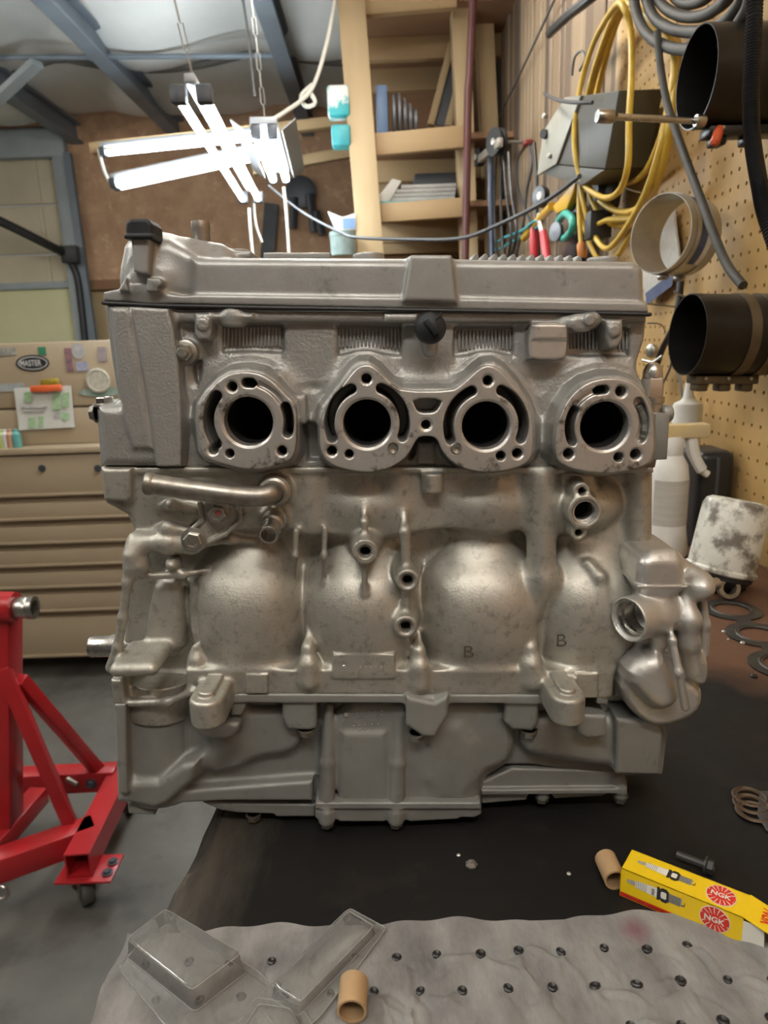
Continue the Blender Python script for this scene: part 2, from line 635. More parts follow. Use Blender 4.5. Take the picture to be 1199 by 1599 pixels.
# ------------------------------------------------------------------ engine materials
BENCH_Z = 0.915
m_cast = pmat('cast_aluminium', (.50, .482, .425), (.36, .348, .305), rough=.45, rough2=.58, metal=.74, scale=26, detail=6, bump=.32, bscale=700, bdist=.0006,
              spots=(.24, .23, .195), spot_scale=170, spot_lo=.52, spot_hi=.78)
m_head = pmat('cast_head_metal', (.365, .362, .342), (.28, .277, .26), rough=.44, rough2=.56, metal=.62, scale=26, detail=6, bump=.5, bscale=560, bdist=.0008,
              spots=(.14, .135, .12), spot_scale=60, spot_lo=.62, spot_hi=.8)
m_lower = pmat('satin_grey_case', (.265, .266, .248), (.205, .206, .192), rough=.46, rough2=.56, metal=.32, scale=20, detail=6, bump=.25, bscale=800, bdist=.0005,
               spots=(.12, .12, .11), spot_scale=60, spot_lo=.62, spot_hi=.8)
m_cover = pmat('cover_metal', (.37, .372, .36), (.28, .28, .265), rough=.40, rough2=.5, metal=.5, scale=30, detail=6, bump=.25, bscale=900, bdist=.0005,
               spots=(.15, .15, .14), spot_scale=42, spot_lo=.60, spot_hi=.74)
m_mach = pmat('machined_aluminium', (.60, .58, .545), (.44, .42, .39), rough=.32, rough2=.45, metal=.7, scale=38, detail=6, bump=.15, bscale=500, bdist=.0003,
              spots=(.10, .085, .07), spot_scale=75, spot_lo=.565, spot_hi=.68)
m_pump = pmat('bright_cast_aluminium', (.56, .55, .52), (.44, .43, .40), rough=.36, rough2=.48, metal=.65, scale=35, detail=5, bump=.35, bscale=1000, bdist=.0005,
              spots=(.2, .19, .165), spot_scale=90, spot_lo=.63, spot_hi=.78)
m_steel = pmat('bright_steel', (.58, .56, .52), (.40, .38, .35), rough=.24, rough2=.36, metal=1.0, scale=50)
m_bolt = pmat('zinc_bolt', (.50, .48, .43), (.33, .31, .27), rough=.32, rough2=.45, metal=.95, scale=120)
m_soot_shade = pmat('soot_and_hole_shade', (.004, .004, .004), (.008, .007, .006), rough=.8, scale=60)  # sooty bores, and the painted shade at hole bottoms
m_dark = pmat('dark_letter', (.05, .045, .035), (.10, .09, .07), rough=.5, scale=90)  # dark brown of the raised letters
m_rubber = pmat('black_rubber', (.010, .012, .015), (.018, .02, .023), rough=.5, spec=.3, scale=60)
m_gask = pmat('gasket_rubber', (.012, .012, .012), rough=.55)
m_scale = pmat('corroded_steel_pipe', (.44, .41, .36), (.22, .20, .17), rough=.34, rough2=.5, metal=.9, scale=70, bump=.2, bscale=300, bdist=.0005)
m_crust = pmat('grey_scale_deposit', (.20, .20, .17), (.07, .07, .055), rough=.8, scale=160, bump=.6, bscale=300, bdist=.001)
m_red = pmat('red_paint_mark', (.22, .04, .035), rough=.5)

VOX = .0008
ENG = empty('engine', P(600, 1290, .50), 'bare silver four-cylinder engine with four open exhaust ports standing on the dark bench', 'engine')
ENG.location.z = BENCH_Z


def C1(*p): return [(140 + x / 2.607, 320 + y / 2.607) for x, y in p]
def C2(*p): return [(580 + x / 2.498, 360 + y / 2.498) for x, y in p]
def C4(*p): return [(600 + x / 2.22, 720 + y / 2.22) for x, y in p]
def C5(*p): return [(140 + x / 2.398, 980 + y / 2.398) for x, y in p]
def C6(*p): return [(560 + x / 2.141, 980 + y / 2.141) for x, y in p]


FL1 = C1((440, 880), (446, 815), (480, 762), (525, 715), (575, 685), (640, 678), (700, 690), (750, 722), (795, 772), (832, 805), (842, 870), (838, 1000), (815, 1042), (760, 1060), (690, 1078), (610, 1072), (540, 1052), (475, 1032), (452, 1000))
FL23 = [(498, 692), (500, 662), (508, 640), (528, 612), (553, 578), (565, 570), (578, 570), (592, 579), (612, 600), (630, 611), (705, 611), (722, 600), (742, 581),
        (754, 572), (768, 571), (782, 579), (806, 606), (824, 634), (832, 664), (832, 706), (824, 722), (806, 731), (770, 738), (740, 736), (716, 728), (700, 716), (690, 704), (684, 688),
        (676, 681), (655, 681), (648, 690), (641, 704), (630, 718), (606, 732), (576, 738), (548, 735), (520, 727), (504, 714)]
FL4 = C2((718, 830), (726, 760), (750, 690), (790, 632), (840, 595), (900, 577), (965, 577), (1015, 592), (1055, 625), (1085, 680), (1100, 745), (1102, 850), (1090, 900), (1060, 922), (985, 940), (905, 947), (835, 940), (775, 926), (735, 905), (720, 875))
PORTS = [(387.5, 658.5), (573, 662), (759, 665), (944.5, 665.5)]


def grow(pts, s_):
    cx = sum(p[0] for p in pts) / len(pts); cy = sum(p[1] for p in pts) / len(pts)
    return [(cx + (p[0] - cx) * s_, cy + (p[1] - cy) * s_) for p in pts]


YB = .545          # the cast shells reach back to here; plainer castings carry on behind
YF = .440          # machined faces of the exhaust flanges

# ------------------------------------------------------------------ cylinder head
s = SDF((140, 470, 1040, 735), .436, YB, VOX)
s.poly([(163, 474), (1011, 490), (1007, 530), (992, 575), (984, 612), (1000, 640), (1022, 680), (1022, 729), (157, 729), (150, 634), (186, 634), (174, 560)], .466, YB - .004, r=.003, k=0)
s.poly([(163, 474), (262, 482), (272, 510), (280, 560), (284, 620), (286, 729), (157, 729), (150, 634), (188, 634), (176, 560)], .455, YB - .006, r=.006, k=.008)
s.poly([(203, 479), (262, 482), (270, 512), (277, 560), (281, 620), (283, 729), (243, 729), (232, 640)], .4505, .50, r=.0016, k=.003)
s.poly([(176, 482), (198, 481), (226, 640), (236, 700), (208, 700), (192, 650), (184, 590)], .4525, .50, r=.002, k=.004)
s.rect(262, 484, 1010, 503, .4585, .50, r=.0025, k=.004)
for x0, x1, y0, y1 in ((333, 442, 506, 552), (524, 628, 507, 556), (711, 813, 509, 558), (886, 1004, 511, 558)):
    s.rect(x0, y0, x1, y1, .440, .4700, r=.002, k=.003, op='s')
s.poly([(283, 560), (298, 565), (300, 632), (290, 640)], .44, .473, r=.002, k=.003, op='s')
s.poly([(443, 505), (523, 505), (523, 590), (505, 600), (460, 600), (443, 585)], .4645, .50, r=.002, k=.003)
s.poly([(629, 505), (709, 505), (706, 596), (634, 596)], .4645, .50, r=.002, k=.003)
s.ref = None
# port necks behind the flanges
s.poly(grow(FL1, 1.06), .449, .50, r=.003, k=.012, draft=.25)
s.poly([(x, y - 3) for x, y in grow(FL23, 1.035)], .449, .50, r=.003, k=.010, draft=.25)
s.poly(grow(FL4, 1.05), .449, .50, r=.003, k=.012, draft=.25)
s.poly([(463, 617), (477, 617), (478, 664), (468, 664)], .4535, .48, r=.0015, k=.003)
s.poly([(468, 668), (492, 668), (494, 729), (474, 729)], .44, .474, r=.001, k=.003, op='s')
s.cone((850, 545, .488), (848, 725, .486), 40, 34, k=.012)
s.cone((470, 600, .486), (478, 725, .488), 26, 20, k=.012)
# gallery between the middle ports, under the bridge
s.poly([(640, 684), (690, 684), (690, 727), (640, 727)], .44, .475, r=.002, k=.004, op='s')
s.poly([(652, 690), (678, 690), (682, 727), (648, 727)], .462, .49, r=.003, k=.006)
# bosses along the top rail
s.poly([(304, 490), (329, 490), (329, 522), (324, 530), (309, 530), (304, 522)], .4540, .48, r=.0015, k=.002, draft=.15)
s.disc(316, 506, 10, .4522, .47, k=.001)
c = P(365, 482, .462); e = P(365, 511, .462); s.cyl3(e, c, 20 * pxm(495, .462), k=.0025, r=.0025)
s.rect(327, 490, 395, 499, .4550, .48, r=.002, k=.003)
s.cone((884, 503, .460), (925, 499, .458), 13, 13, k=.003)
s.poly([(889, 492), (932, 492), (932, 510), (918, 519), (889, 518)], .4520, .48, r=.003, k=.003, sm=1)
s.disc(921, 499, 9.5, .4500, .47, k=.001)
s.poly([(946, 500), (972, 500), (972, 528), (964, 542), (952, 542), (946, 528)], .4540, .48, r=.0015, k=.002, draft=.15)
s.disc(960, 516, 10, .4522, .47, k=.001)
s.cone((670, 535, .462), (671, 546, .462), 12, 11, k=.003)
s.rect(600, 490, 652, 503, .4535, .48, r=.002, k=.002)
s.poly([(832, 504), (885, 504), (884, 560), (826, 562), (826, 520)], .4555, .48, r=.003, k=.003)
s.disc(290, 550, 18, .4605, .49, k=.003)
s.ref = YF
# water slots and stud holes carried on into the casting
x, y = PORTS[0]
s.arc(x, y, 62, 8.5, 138, 212, .43, .480); s.arc(x, y, 63, 8, -18, 19, .43, .480); s.arc(x, y - 6, 54, 7.5, 80, 89, .43, .480)
for i in (1, 2):
    x, y = PORTS[i]
    s.arc(x, y, 59, 8, 112, 200, .43, .480); s.arc(x, y, 59, 8, -22, 66, .43, .480)
x, y = PORTS[3]
s.arc(x, y, 55, 7.5, 152, 204, .43, .480); s.arc(x - 1, y, 57, 7, 91, 101, .43, .480)
s.poly([(643, 622), (692, 622), (684, 640), (676, 645), (656, 645), (650, 640)], .43, .462, r=.0008, k=.001, op='s', sm=1)
for x, y, r_ in ((362, 603.5, 8), (332.5, 702, 8), (358.5, 708, 7), (440, 704, 8), (572, 591, 8), (762, 594, 8), (518, 704, 8), (545, 709, 7), (808, 708, 8), (782, 712, 7.5), (665, 663, 7.5), (970, 611, 8.5), (888, 708.5, 8.5), (966, 714, 7.5), (993, 709.5, 8.5)):
    s.disc(x, y, r_, .43, .472, op='s', k=0)
for x, y in PORTS: s.disc(x, y, 39.5, .43, .52, op='s', k=0)
HEAD = s.mesh('cylinder_head', m_head, ENG)
tag(HEAD, 'satin grey cast cylinder head with four exhaust ports')


# machined exhaust flanges, finer
def flange(name, outline, bbox, ops):
    q = SDF(bbox, YF - .003, .456, .0005)
    q.ref = YF
    q.poly(outline, YF, .452, r=.0007, k=0, sm=1)
    ops(q)
    return q.mesh(name, m_mach, HEAD)


def hole(q, x, y, r, cs=1.25):
    q.disc(x, y, r, .43, .458, op='s', k=0, r=.0002)
    q.disc(x, y, r * cs, .43, YF + .0008, op='s', k=0, r=.0002)


def ops1(q):
    x, y = PORTS[0]
    q.disc(x, y, 38, .43, .46, op='s', k=0)
    q.disc(x, y, 41, .43, YF + .001, op='s', k=.0005)
    q.arc(x, y, 62, 8.5, 138, 212, .43, .458)
    q.arc(x, y, 63, 8, -18, 19, .43, .458)
    q.arc(x, y, 61, 5, 30, 68, .43, YF + .0035)
    q.arc(x, y - 6, 54, 7.5, 80, 89, .43, .458)
    hole(q, 362, 603.5, 8); hole(q, 332.5, 702, 8); hole(q, 358.5, 708, 7, 1.1); hole(q, 440, 704, 8)


def ops23(q):
    for i in (1, 2):
        x, y = PORTS[i]
        q.disc(x, y, 37.5, .43, .46, op='s', k=0)
        q.disc(x, y, 40.5, .43, YF + .001, op='s', k=.0005)
        sgn = 1 if i == 1 else -1
        q.arc(x, y, 59, 8, 112, 200, .43, .458)
        q.arc(x, y, 59, 8, -22, 66, .43, .458)
    hole(q, 572, 591, 8); hole(q, 762, 594, 8); hole(q, 518, 704, 8); hole(q, 545, 709, 7, 1.1)
    hole(q, 808, 708, 8); hole(q, 782, 712, 7.5, 1.1); hole(q, 665, 663, 7.5, 1.4)
    q.disc(613.5, 700, 8.5, .43, YF + .0022, op='s', k=0); q.disc(711.5, 700, 9, .43, YF + .0022, op='s', k=0)
    q.poly([(643, 622), (692, 622), (684, 640), (676, 645), (656, 645), (650, 640)], .43, .458, r=.0008, k=.001, op='s', sm=1)


def ops4(q):
    x, y = PORTS[3]
    q.disc(x, y, 38, .43, .46, op='s', k=0)
    q.disc(x, y, 41, .43, YF + .001, op='s', k=.0005)
    q.arc(x, y, 55, 7.5, 152, 204, .43, .458)
    q.arc(x, y, 57, 4.5, 104, 146, .43, YF + .003)
    q.arc(x - 1, y, 57, 7, 91, 101, .43, .458)
    q.arc(x, y, 62, 8, -20, 34, .43, .4465)
    hole(q, 970, 611, 8.5); hole(q, 888, 708.5, 8.5); hole(q, 966, 714, 7.5, 1.1); hole(q, 993, 709.5, 8.5)


flange('exhaust_flange', FL1, (300, 570, 470, 745), ops1)
flange('exhaust_flange', FL23, (490, 560, 842, 745), ops23)
flange('exhaust_flange', FL4, (860, 580, 1030, 748), ops4)
# sooty bores
mb0 = MB()
c0 = P(PORTS[0][0], PORTS[0][1], .4412); R0_ = 38.2 * pxm(658, .4412)
mb0.lathe([(R0_, 0), (R0_ * .97, .03), (R0_ * .9, .062), (R0_ * .5, .068), (0.0001, .069)], c0, (0, 1, 0), 40)
_mb = mb0
_f = [fc for fc in _mb.f if len(fc) == 4]      # open mouth
for i, (x, y) in enumerate(PORTS):
    c = P(x, y, .4412)
    t_ = MB(); t_.v = [tuple(Vector(v) - c0 + c) for v in _mb.v]; t_.f = list(_f)
    t_.build('port_bore', m_soot_shade, HEAD)
# plugged dowels
for x, y, r_ in ((613.5, 700, 7.6), (711.5, 700, 8)):
    t_ = MB(); R_ = r_ * pxm(y, YF)
    t_.lathe([(R_, 0), (R_, .004), (R_ * .8, .0055), (R_ * .3, .005), (0, .0047)], P(x, y, YF + .0045), (0, -1, 0), 24)
    t_.build('dowel', m_bolt, HEAD)
# scale in the right hand slot
t_ = MB()
pts = []
for k in range(9):
    a = math.radians(-18 + k * 6.2)
    pts.append(P(944.5 + 62 * math.cos(a), 665.5 - 62 * math.sin(a), .4455 + .0006 * math.sin(k * 2.1)))
t_.tube(pts, [.0022 + .0008 * random.random() for _ in pts], 8)
t_.build('scale_deposit', m_crust, HEAD)

# rib strips in the four recesses
for x0, x1, y0, y1 in ((336, 440, 511, 541), (527, 626, 513, 543), (714, 811, 515, 546), (888, 993, 517, 546)):
    t_ = MB(); n = int((x1 - x0) / 5.6)
    for i in range(n):
        xc = x0 + (i + .5) * (x1 - x0) / n
        a = P(xc, y0 + random.random(), .4688); b = P(xc, y1 - random.random() * 2, .4688)
        t_.tube([a, b], .00092, 6)
    tag(t_.build('rib_strip', m_head, HEAD), kind='stuff')

# head fasteners and plugs
t_ = MB(); hexhead(t_, P(290, 550, .4602), (0, -1, 0), .0056, .0075, wash=1.35); t_.lathe([(.003, .007), (.0032, .0105), (.0022, .012), (0, .012)], P(290, 550, .4602), (0, -1, 0), 16)
t_.build('flange_nut', m_bolt, HEAD)
t_ = MB(); c = P(671, 513, .447); ax = Vector((0.05, -1, .12)).normalized(); R_ = 24.5 * pxm(513, .444)
t_.lathe([(R_ * .5, -.016), (R_ * .55, 0), (R_, .0005), (R_ * 1.02, .0022), (R_ * .9, .0045), (R_ * .45, .0068), (0, .0074)], c, ax, 40)
t_.build('rubber_plug', m_rubber, HEAD)
t_ = MB(); t_.obox(c + ax * .0075, (.75, 0, .6), ax, Vector((.75, 0, .6)).cross(ax), .004, .0035, .011); t_.beam(c + ax * .0062 + Vector((.001, 0, .002)), c + ax * .0045 + Vector((.007, 0, .0085)), .0006, .001)
t_.build('plug_tab', m_rubber, HEAD, bevel=.0005)
# pale metal shield over the rear corner
s = SDF((815, 495, 895, 570), .446, .472, .0006)
s.poly([(833, 503), (886, 504), (885, 548), (880, 561), (830, 562), (826, 548), (827, 515)], .4520, .456, r=.001, k=0, sm=1)
s.rect(831, 507, 885, 530, .4505, .455, r=.0012, k=.0015)
s.mesh('metal_shield', m_mach, HEAD)
# temperature fitting on the right end of the head
e0 = P(1016, 640, .47)
t_ = MB(); z_ = (0, 0, 1)
t_.lathe([(.0075, -.03), (.0075, .004), (.0085, .005), (.0085, .0085), (.0068, .009)], e0, z_, 24)
t_.lathe([(.0078, .009), (.0078, .020), (.0066, .0215)], e0, z_, 6, a0=.3)
t_.lathe([(.0066, .0215), (.0062, .026), (.0045, .0295), (.002, .031), (0, .0312)], e0, z_, 20)
t_.build('acorn_nut', m_steel, HEAD)
t_ = MB(); e1 = P(1026, 648, .468)
t_.obox(P(1019, 678, .470), (1, 0, 0), (0, 1, 0), (0, 0, 1), .0095, .03, .030)
t_.lathe([(.0052, 0), (.0058, .001), (.0058, .006), (.0045, .0072), (0, .0072)], P(1032, 646, .466), (1, 0, 0), 8)
t_.build('end_fitting', m_lower, HEAD, bevel=.001)
t_ = MB(); hexhead(t_, P(165, 634, .470), (0, 0, 1), .006, .006, wash=1.3); t_.build('flange_bolt', m_steel, HEAD)
t_ = MB(); hexhead(t_, P(151, 645, .470), (-1, 0, 0), .005, .004, wash=1.3); t_.build('flange_bolt', m_steel, HEAD)

# ------------------------------------------------------------------ valve cover
s = SDF((155, 365, 1022, 496), .436, YB, VOX)
s.poly([(161, 456), (180, 452), (250, 452), (262, 461), (640, 466), (1010, 473), (1014, 488), (700, 483), (262, 474), (161, 470)], .4565, YB - .004, r=.0012, k=0)
s.poly([(196, 462), (188, 440), (190, 415), (204, 392), (224, 376), (262, 373), (284, 384), (310, 398), (330, 402), (620, 403), (720, 404), (990, 409), (1004, 414), (1008, 424), (1008, 476), (300, 466)], .4605, YB - .01, r=.007, k=.002, draft=0)
s.poly([(300, 405), (990, 411), (1000, 420), (1004, 476), (300, 466)], .4585, .51, r=.004, k=.004, draft=0)
s.poly([(641, 398), (706, 398), (713, 472), (630, 470)], .4525, .51, r=.002, k=.004)
# timing-chain end: bulge around the post
s.cone((240, 402, .478), (245, 440, .474), 36, 44, k=.010)
s.cone((217, 395, .466), (216, 440, .464), 20, 22, k=.006)
s.cone((270, 400, .485), (340, 405, .488), 30, 24, k=.010)
s.poly([(204, 368), (232, 368), (231, 428), (222, 428), (208, 424)], .4475, .468, r=.0012, k=.0025)
s.poly([(196, 432), (184, 455), (200, 455)], .4505, .475, r=.001, k=.002)
s.poly([(229, 434), (243, 434), (246, 455), (228, 455)], .4495, .475, r=.001, k=.002)
s.rect(318, 392, 392, 402, .485, .53, r=.002, k=.004)
# discs and plate on the crown, set back
for x, y, r_ in ((366, 394, 24), (575, 399, 24), (941, 405, 24)):
    c = P(x, y, .498); s.cyl3((c.x, c.y, c.z - .006), (c.x, c.y, c.z + .0012), r_ * pxm(y, .498), k=.001)
s.rect(411, 394, 516, 404, .48, .52, r=.0006, k=.001)
s.disc(246, 441, 6, .4485, .47)
COVER = s.mesh('valve_cover', m_cover, ENG)
tag(COVER, 'blotchy grey cast valve cover across the top')
# little teeth along the crown
t0 = None
for i in range(12):
    x = 741 + i * 14.6
    if t0 is None:
        q = MB(); c = P(x, 402, .487)
        v = [(-.0026, 0), (.0026, 0), (.0015, .0038), (-.0004, .0038)]
        q.prism([(c.x + a, .484, c.z + b - .0018) for a, b in v], (0, .022, 0))
        t0 = q.build('tooth', m_cover, COVER, bevel=.0004, seg=1); x0_ = c
    else:
        c = P(x, 402 + i * .25, .487)
        dup(t0, COVER, c - x0_)
# post cap
s = SDF((188, 335, 244, 380), .436, .485, .0006)
s.poly([(196, 346), (204, 341), (230, 341), (237, 350), (238, 372), (194, 372)], .4445, .467, r=.002, k=0)
s.rect(193, 366, 238, 372, .4437, .468, r=.0006, k=.001)
s.mesh('rubber_cap', m_rubber, COVER)
t_ = MB(); c = P(317, 395, .495); m_ = pxm(370, .495)
t_.lathe([(13 * m_, 0), (13.6 * m_, .0125), (14.6 * m_, .0145), (14.8 * m_, .017), (14 * m_, .0195), (12 * m_, .0195), (11 * m_, .01), (0, .009)], c, (0, 0, 1), 28)
t_.build('breather_pipe', m_scale, COVER)
# rubber bead between cover and head
t_ = MB()
t_.tube([P(x, y, .4562) for x, y in ((161, 473), (262, 477.5), (420, 480.5), (640, 484), (860, 487.5), (1015, 491))], .0012, 8)
a = P(1015, 491, .4562); t_.tube([a, a + Vector((0, .07, 0))], .0012, 8)
a = P(161, 473, .4562); t_.tube([a, a + Vector((0, .07, 0))], .0012, 8)
tag(t_.build('cover_gasket', m_gask, ENG), 'thin black rubber gasket line under the valve cover')

# ------------------------------------------------------------------ cylinder block and upper crankcase
s = SDF((135, 725, 1050, 1135), .408, YB, VOX)
s.poly([(158, 730), (1021, 730), (1018, 850), (992, 870), (965, 905), (985, 1000), (985, 1096), (176, 1100), (172, 1040), (192, 1000), (200, 900), (207, 850), (212, 826), (196, 802), (161, 782)], .483, YB - .004, r=.004, k=0)
# water jacket
s.poly([(300, 734), (930, 734), (928, 822), (880, 828), (700, 826), (640, 834), (600, 840), (480, 836), (430, 826), (300, 815)], .4625, .52, r=.004, k=.004)
s.rect(158, 730, 1021, 739, .459, .52, r=.0012, k=.003)
s.poly([(160, 738), (300, 738), (300, 830), (212, 838), (197, 804), (163, 786)], .462, .52, r=.004, k=.006)
s.poly([(158, 732), (204, 732), (204, 778), (196, 784), (161, 782)], .455, .50, r=.0025, k=.003)
for xc in (390, 575, 755, 885):
    s.ell(xc, 780, .49, 90, 56, .0335, k=.006)
s.poly([(938, 736), (1018, 736), (1016, 850), (985, 868), (945, 838)], .474, .52, r=.004, k=.004)
s.cone((996, 742, .474), (996, 838, .474), 19, 19, k=.006)
# crank chambers
for xc, rx, yf in ((398, 98, .4460), (567, 104, .4470), (744, 110, .4455), (905, 98, .4460)):
    s.ell(xc, 944, yf + .054, rx, 116, .054, k=.005, p=2.5)
for xc in (398, 567, 744, 905): s.cone((xc, 855, .502), (xc, 960, .500), 72, 80, k=.010)
# right shoulder ridge
s.chain([(918, 880, .462), (936, 900, .456), (942, 960, .452), (941, 1030, .452), (940, 1090, .452)], 5, k=.006)
s.poly([(936, 880), (985, 905), (1000, 1000), (1000, 1096), (940, 1098)], .470, .52, r=.003, k=.008)
# parting flange with its sloping shelf
s.poly([(290, 1046), (955, 1048), (955, 1086), (290, 1084)], .4490, .50, r=.0016, k=.010)
# ribs
s.chain([(462, 830, .458), (461, 868, .457), (461, 904, .464)], [5, 4, 1.5], k=.004)
s.chain([(507, 825, .458), (506, 868, .456), (505, 914, .462)], [5, 4, 1.5], k=.004)
s.chain([(569, 778, .462), (569, 815, .452), (570, 862, .450), (569, 925, .452)], [2, 5, 6, 4], k=.004)
s.chain([(631, 800, .460), (632, 830, .452), (635, 905, .452), (632, 980, .452), (640, 1020, .458)], [3, 7, 8, 6, 3], k=.004)
s.cone((843, 752, .466), (846, 905, .464), 24, 22, k=.008); s.cone((846, 905, .464), (834, 950, .462), 22, 11, k=.008)
s.cone((770, 750, .468), (775, 815, .468), 16, 14, k=.010); s.cone((620, 752, .468), (622, 815, .468), 16, 14, k=.010); s.cone((480, 752, .470), (482, 815, .470), 18, 16, k=.010)
# tapped bosses
for x, y, r_, yy in ((570, 862, 20, .4415), (636.5, 907, 18, .4425), (633.5, 979.5, 18, .4425)):
    s.ref = yy
    s.disc(x, y, r_, yy, .48, k=.004, draft=.12)
    s.disc(x, y, 10, .43, yy + .020, op='s', k=0, r=.0003)
    s.disc(x, y, 11.5, .43, yy + .001, op='s', k=0, r=.0003)
s.cyl3(P(675, 738, .458), P(675, 768, .458), 17 * pxm(750, .458), k=.003)
# teardrop stud towers on the shelf
for x, y, yy, sc in ((481, 1028, .4525, 1), (654, 1032, .4525, 1), (829, 1028, .4525, 1.05), (306, 1022, .458, .8)):
    s.chain([(x, y - 46 * sc, yy + .010), (x, y - 16, yy + .002), (x + 1, y + 8, yy), (x + 1, y + 34, yy - .001)], [2, 9 * sc, 15 * sc, 17 * sc], k=.004)
# plates and pads
s.rect(520, 1022, 616, 1060, .4478, .47, r=.0008, k=.002)
s.rect(384, 1053, 418, 1084, .4465, .47, r=.0006, k=.001)
s.rect(899, 1052, 934, 1090, .4460, .47, r=.0008, k=.001)
# mounting lugs: upright stadiums reaching forward, with a raised pad
for (bx, by, fx, fy, zt_, zb_) in ((340, 1046, 321, 1078, 1046, 1116), (866, 1040, 887, 1076, 1042, 1112)):
    a = P(bx, by, .455); b = P(fx, fy, .424)
    zt = (P(fx, fy, .424).z + a.z) / 2 - .004; m_ = pxm(1080, .43)
    s.vstad((a.x, .462), (b.x, .4255), 27 * m_, zt - .020, zt, r=.003, k=.004)
    s.vstad((a.x, .455), (b.x, .4265), 13 * m_, zt - .01, zt + .0035, r=.0012, k=.0012)
# left hand bracket, rim and pocket
s.chain([(212, 842, .458), (203, 868, .452), (199, 910, .450), (192, 965, .450), (184, 1010, .450), (174, 1042, .452)], [9, 8, 7, 7, 7, 9], k=.004)
s.cone((216, 880, .456), (213, 866, .456), 19, 15, k=.006)
s.chain([(215, 848, .458), (262, 846, .458), (300, 852, .460)], [14, 17, 14], k=.006)
s.ell(272, 878, .462, 12, 11, .010, k=.003)
s.chain([(222, 900, .460), (285, 897, .460), (325, 890, .466)], [6, 6, 3], k=.004)
s.chain([(300, 852, .462), (360, 842, .464), (400, 846, .468)], [6, 6, 3], k=.005)
s.poly([(242, 902), (284, 904), (288, 960), (286, 1030), (220, 1030), (228, 960)], .4690, .50, r=.007, k=.004, sm=1)
s.chain([(304, 918, .466), (302, 960, .462), (303, 1000, .462)], [5, 8, 7], k=.006, op='s')
s.chain([(216, 925, .462), (208, 970, .460), (202, 1004, .460)], [5, 7, 6], k=.005, op='s')
p0 = P(168, 1062, .4300); p1 = P(244, 1038, .4300); s.wbox((p0.x, .4300, p0.z), (p1.x, .475, p1.z), r=.0055, k=.005)
s.poly([(172, 1062), (190, 1062), (196, 1100), (176, 1100)], .4480, .50, r=.002, k=.003)
p0 = P(250, 1050, .480); p1 = P(250, 1106, .480); s.cyl3(p1, p0, 55 * pxm(1080, .48), k=.006)
s.chain([(205, 1098, .452), (262, 1096, .448), (300, 1080, .448)], 6, k=.004)
# webs beside the coolant pipe
s.chain([(246, 794, .466), (268, 788, .456), (312, 797, .460)], [2, 8, 6], k=.004)
s.chain([(240, 828, .466), (262, 824, .456), (304, 832, .460)], [2, 9, 7], k=.004)
s.disc(428, 768, 25, .4505, .48, k=.005)
s.disc(427, 812, 20, .456, .48, k=.006)
# sensor housing at the upper right
s.disc(913, 800, 27, .4425, .48, k=.004)
s.disc(908, 767, 13.5, .4445, .48, k=.004)
s.disc(904, 832, 13, .4445, .48, k=.004)
s.ref = .4425
s.disc(914, 800, 20, .43, .472, op='s', k=0, r=.0004)
s.ref = .4445
s.disc(909, 767, 6.5, .43, .462, op='s', k=0, r=.0003)
s.disc(904, 832, 6.5, .43, .462, op='s', k=0, r=.0003)
s.rect(897, 845, 925, 880, .470, .50, r=.003, k=.005)
BLOCK = s.mesh('crankcase', m_cast, ENG)
tag(BLOCK, 'silvery cast block and upper crankcase with four rounded crank chambers')

# threads and black bottoms painting the shade inside the sensor housing and tapped holes
for x, y, r_, ya, dp in ((914, 800, 19.6, .4435, .026), (909, 767, 6.3, .4455, .014), (904, 832, 6.3, .4455, .014), (570, 862, 9.8, .4435, .016), (636.5, 907, 9.8, .4445, .016), (633.5, 979.5, 9.8, .4445, .016)):
    R_ = r_ * pxm(y, ya); n = 7; prof = []
    for i in range(n):
        hh = i * .0011 + .0006
        prof += [(R_ * 1.0, hh), (R_ * .86, hh + .00055)]
    prof += [(R_ * .84, dp * .7)]
    t_ = MB(); t_.lathe(prof, P(x, y, ya), (0, 1, 0), 28); t_.f = [fc for fc in t_.f if len(fc) == 4]
    o = t_.build('thread', m_bolt if r_ < 12 else m_mach, BLOCK, ang=20)
    t_ = MB(); t_.lathe([(R_ * .86, dp * .68), (R_ * .6, dp * .72), (.0001, dp * .73)], P(x, y, ya), (0, 1, 0), 24); t_.f = [fc for fc in t_.f if len(fc) == 4]; t_.build('hole_bottom_shade', m_soot_shade, BLOCK)
# embossed letters and casting numbers
for x, y in ((732, 1018), (877, 1000)):
    t_ = MB(); put_text(t_, 'B', P(x, y, .4440), (1, 0, 0), (0, 0, 1), .0068, .0090); t_.build('embossed_letter', m_dark, BLOCK, flat=True)
t_ = MB()
for i, dx in enumerate((0, 26, 34, 42, 50, 58)):
    c = P(537 + dx, 1041 + (i % 2), .4474)
    t_.lathe([(.0014 if i == 0 else .0009, 0), (.0009, .0005), (0, .0005)], c, (0, -1, 0), 10)
o = t_.build('stamped_marks', m_mach, BLOCK); o['kind'] = 'stuff'

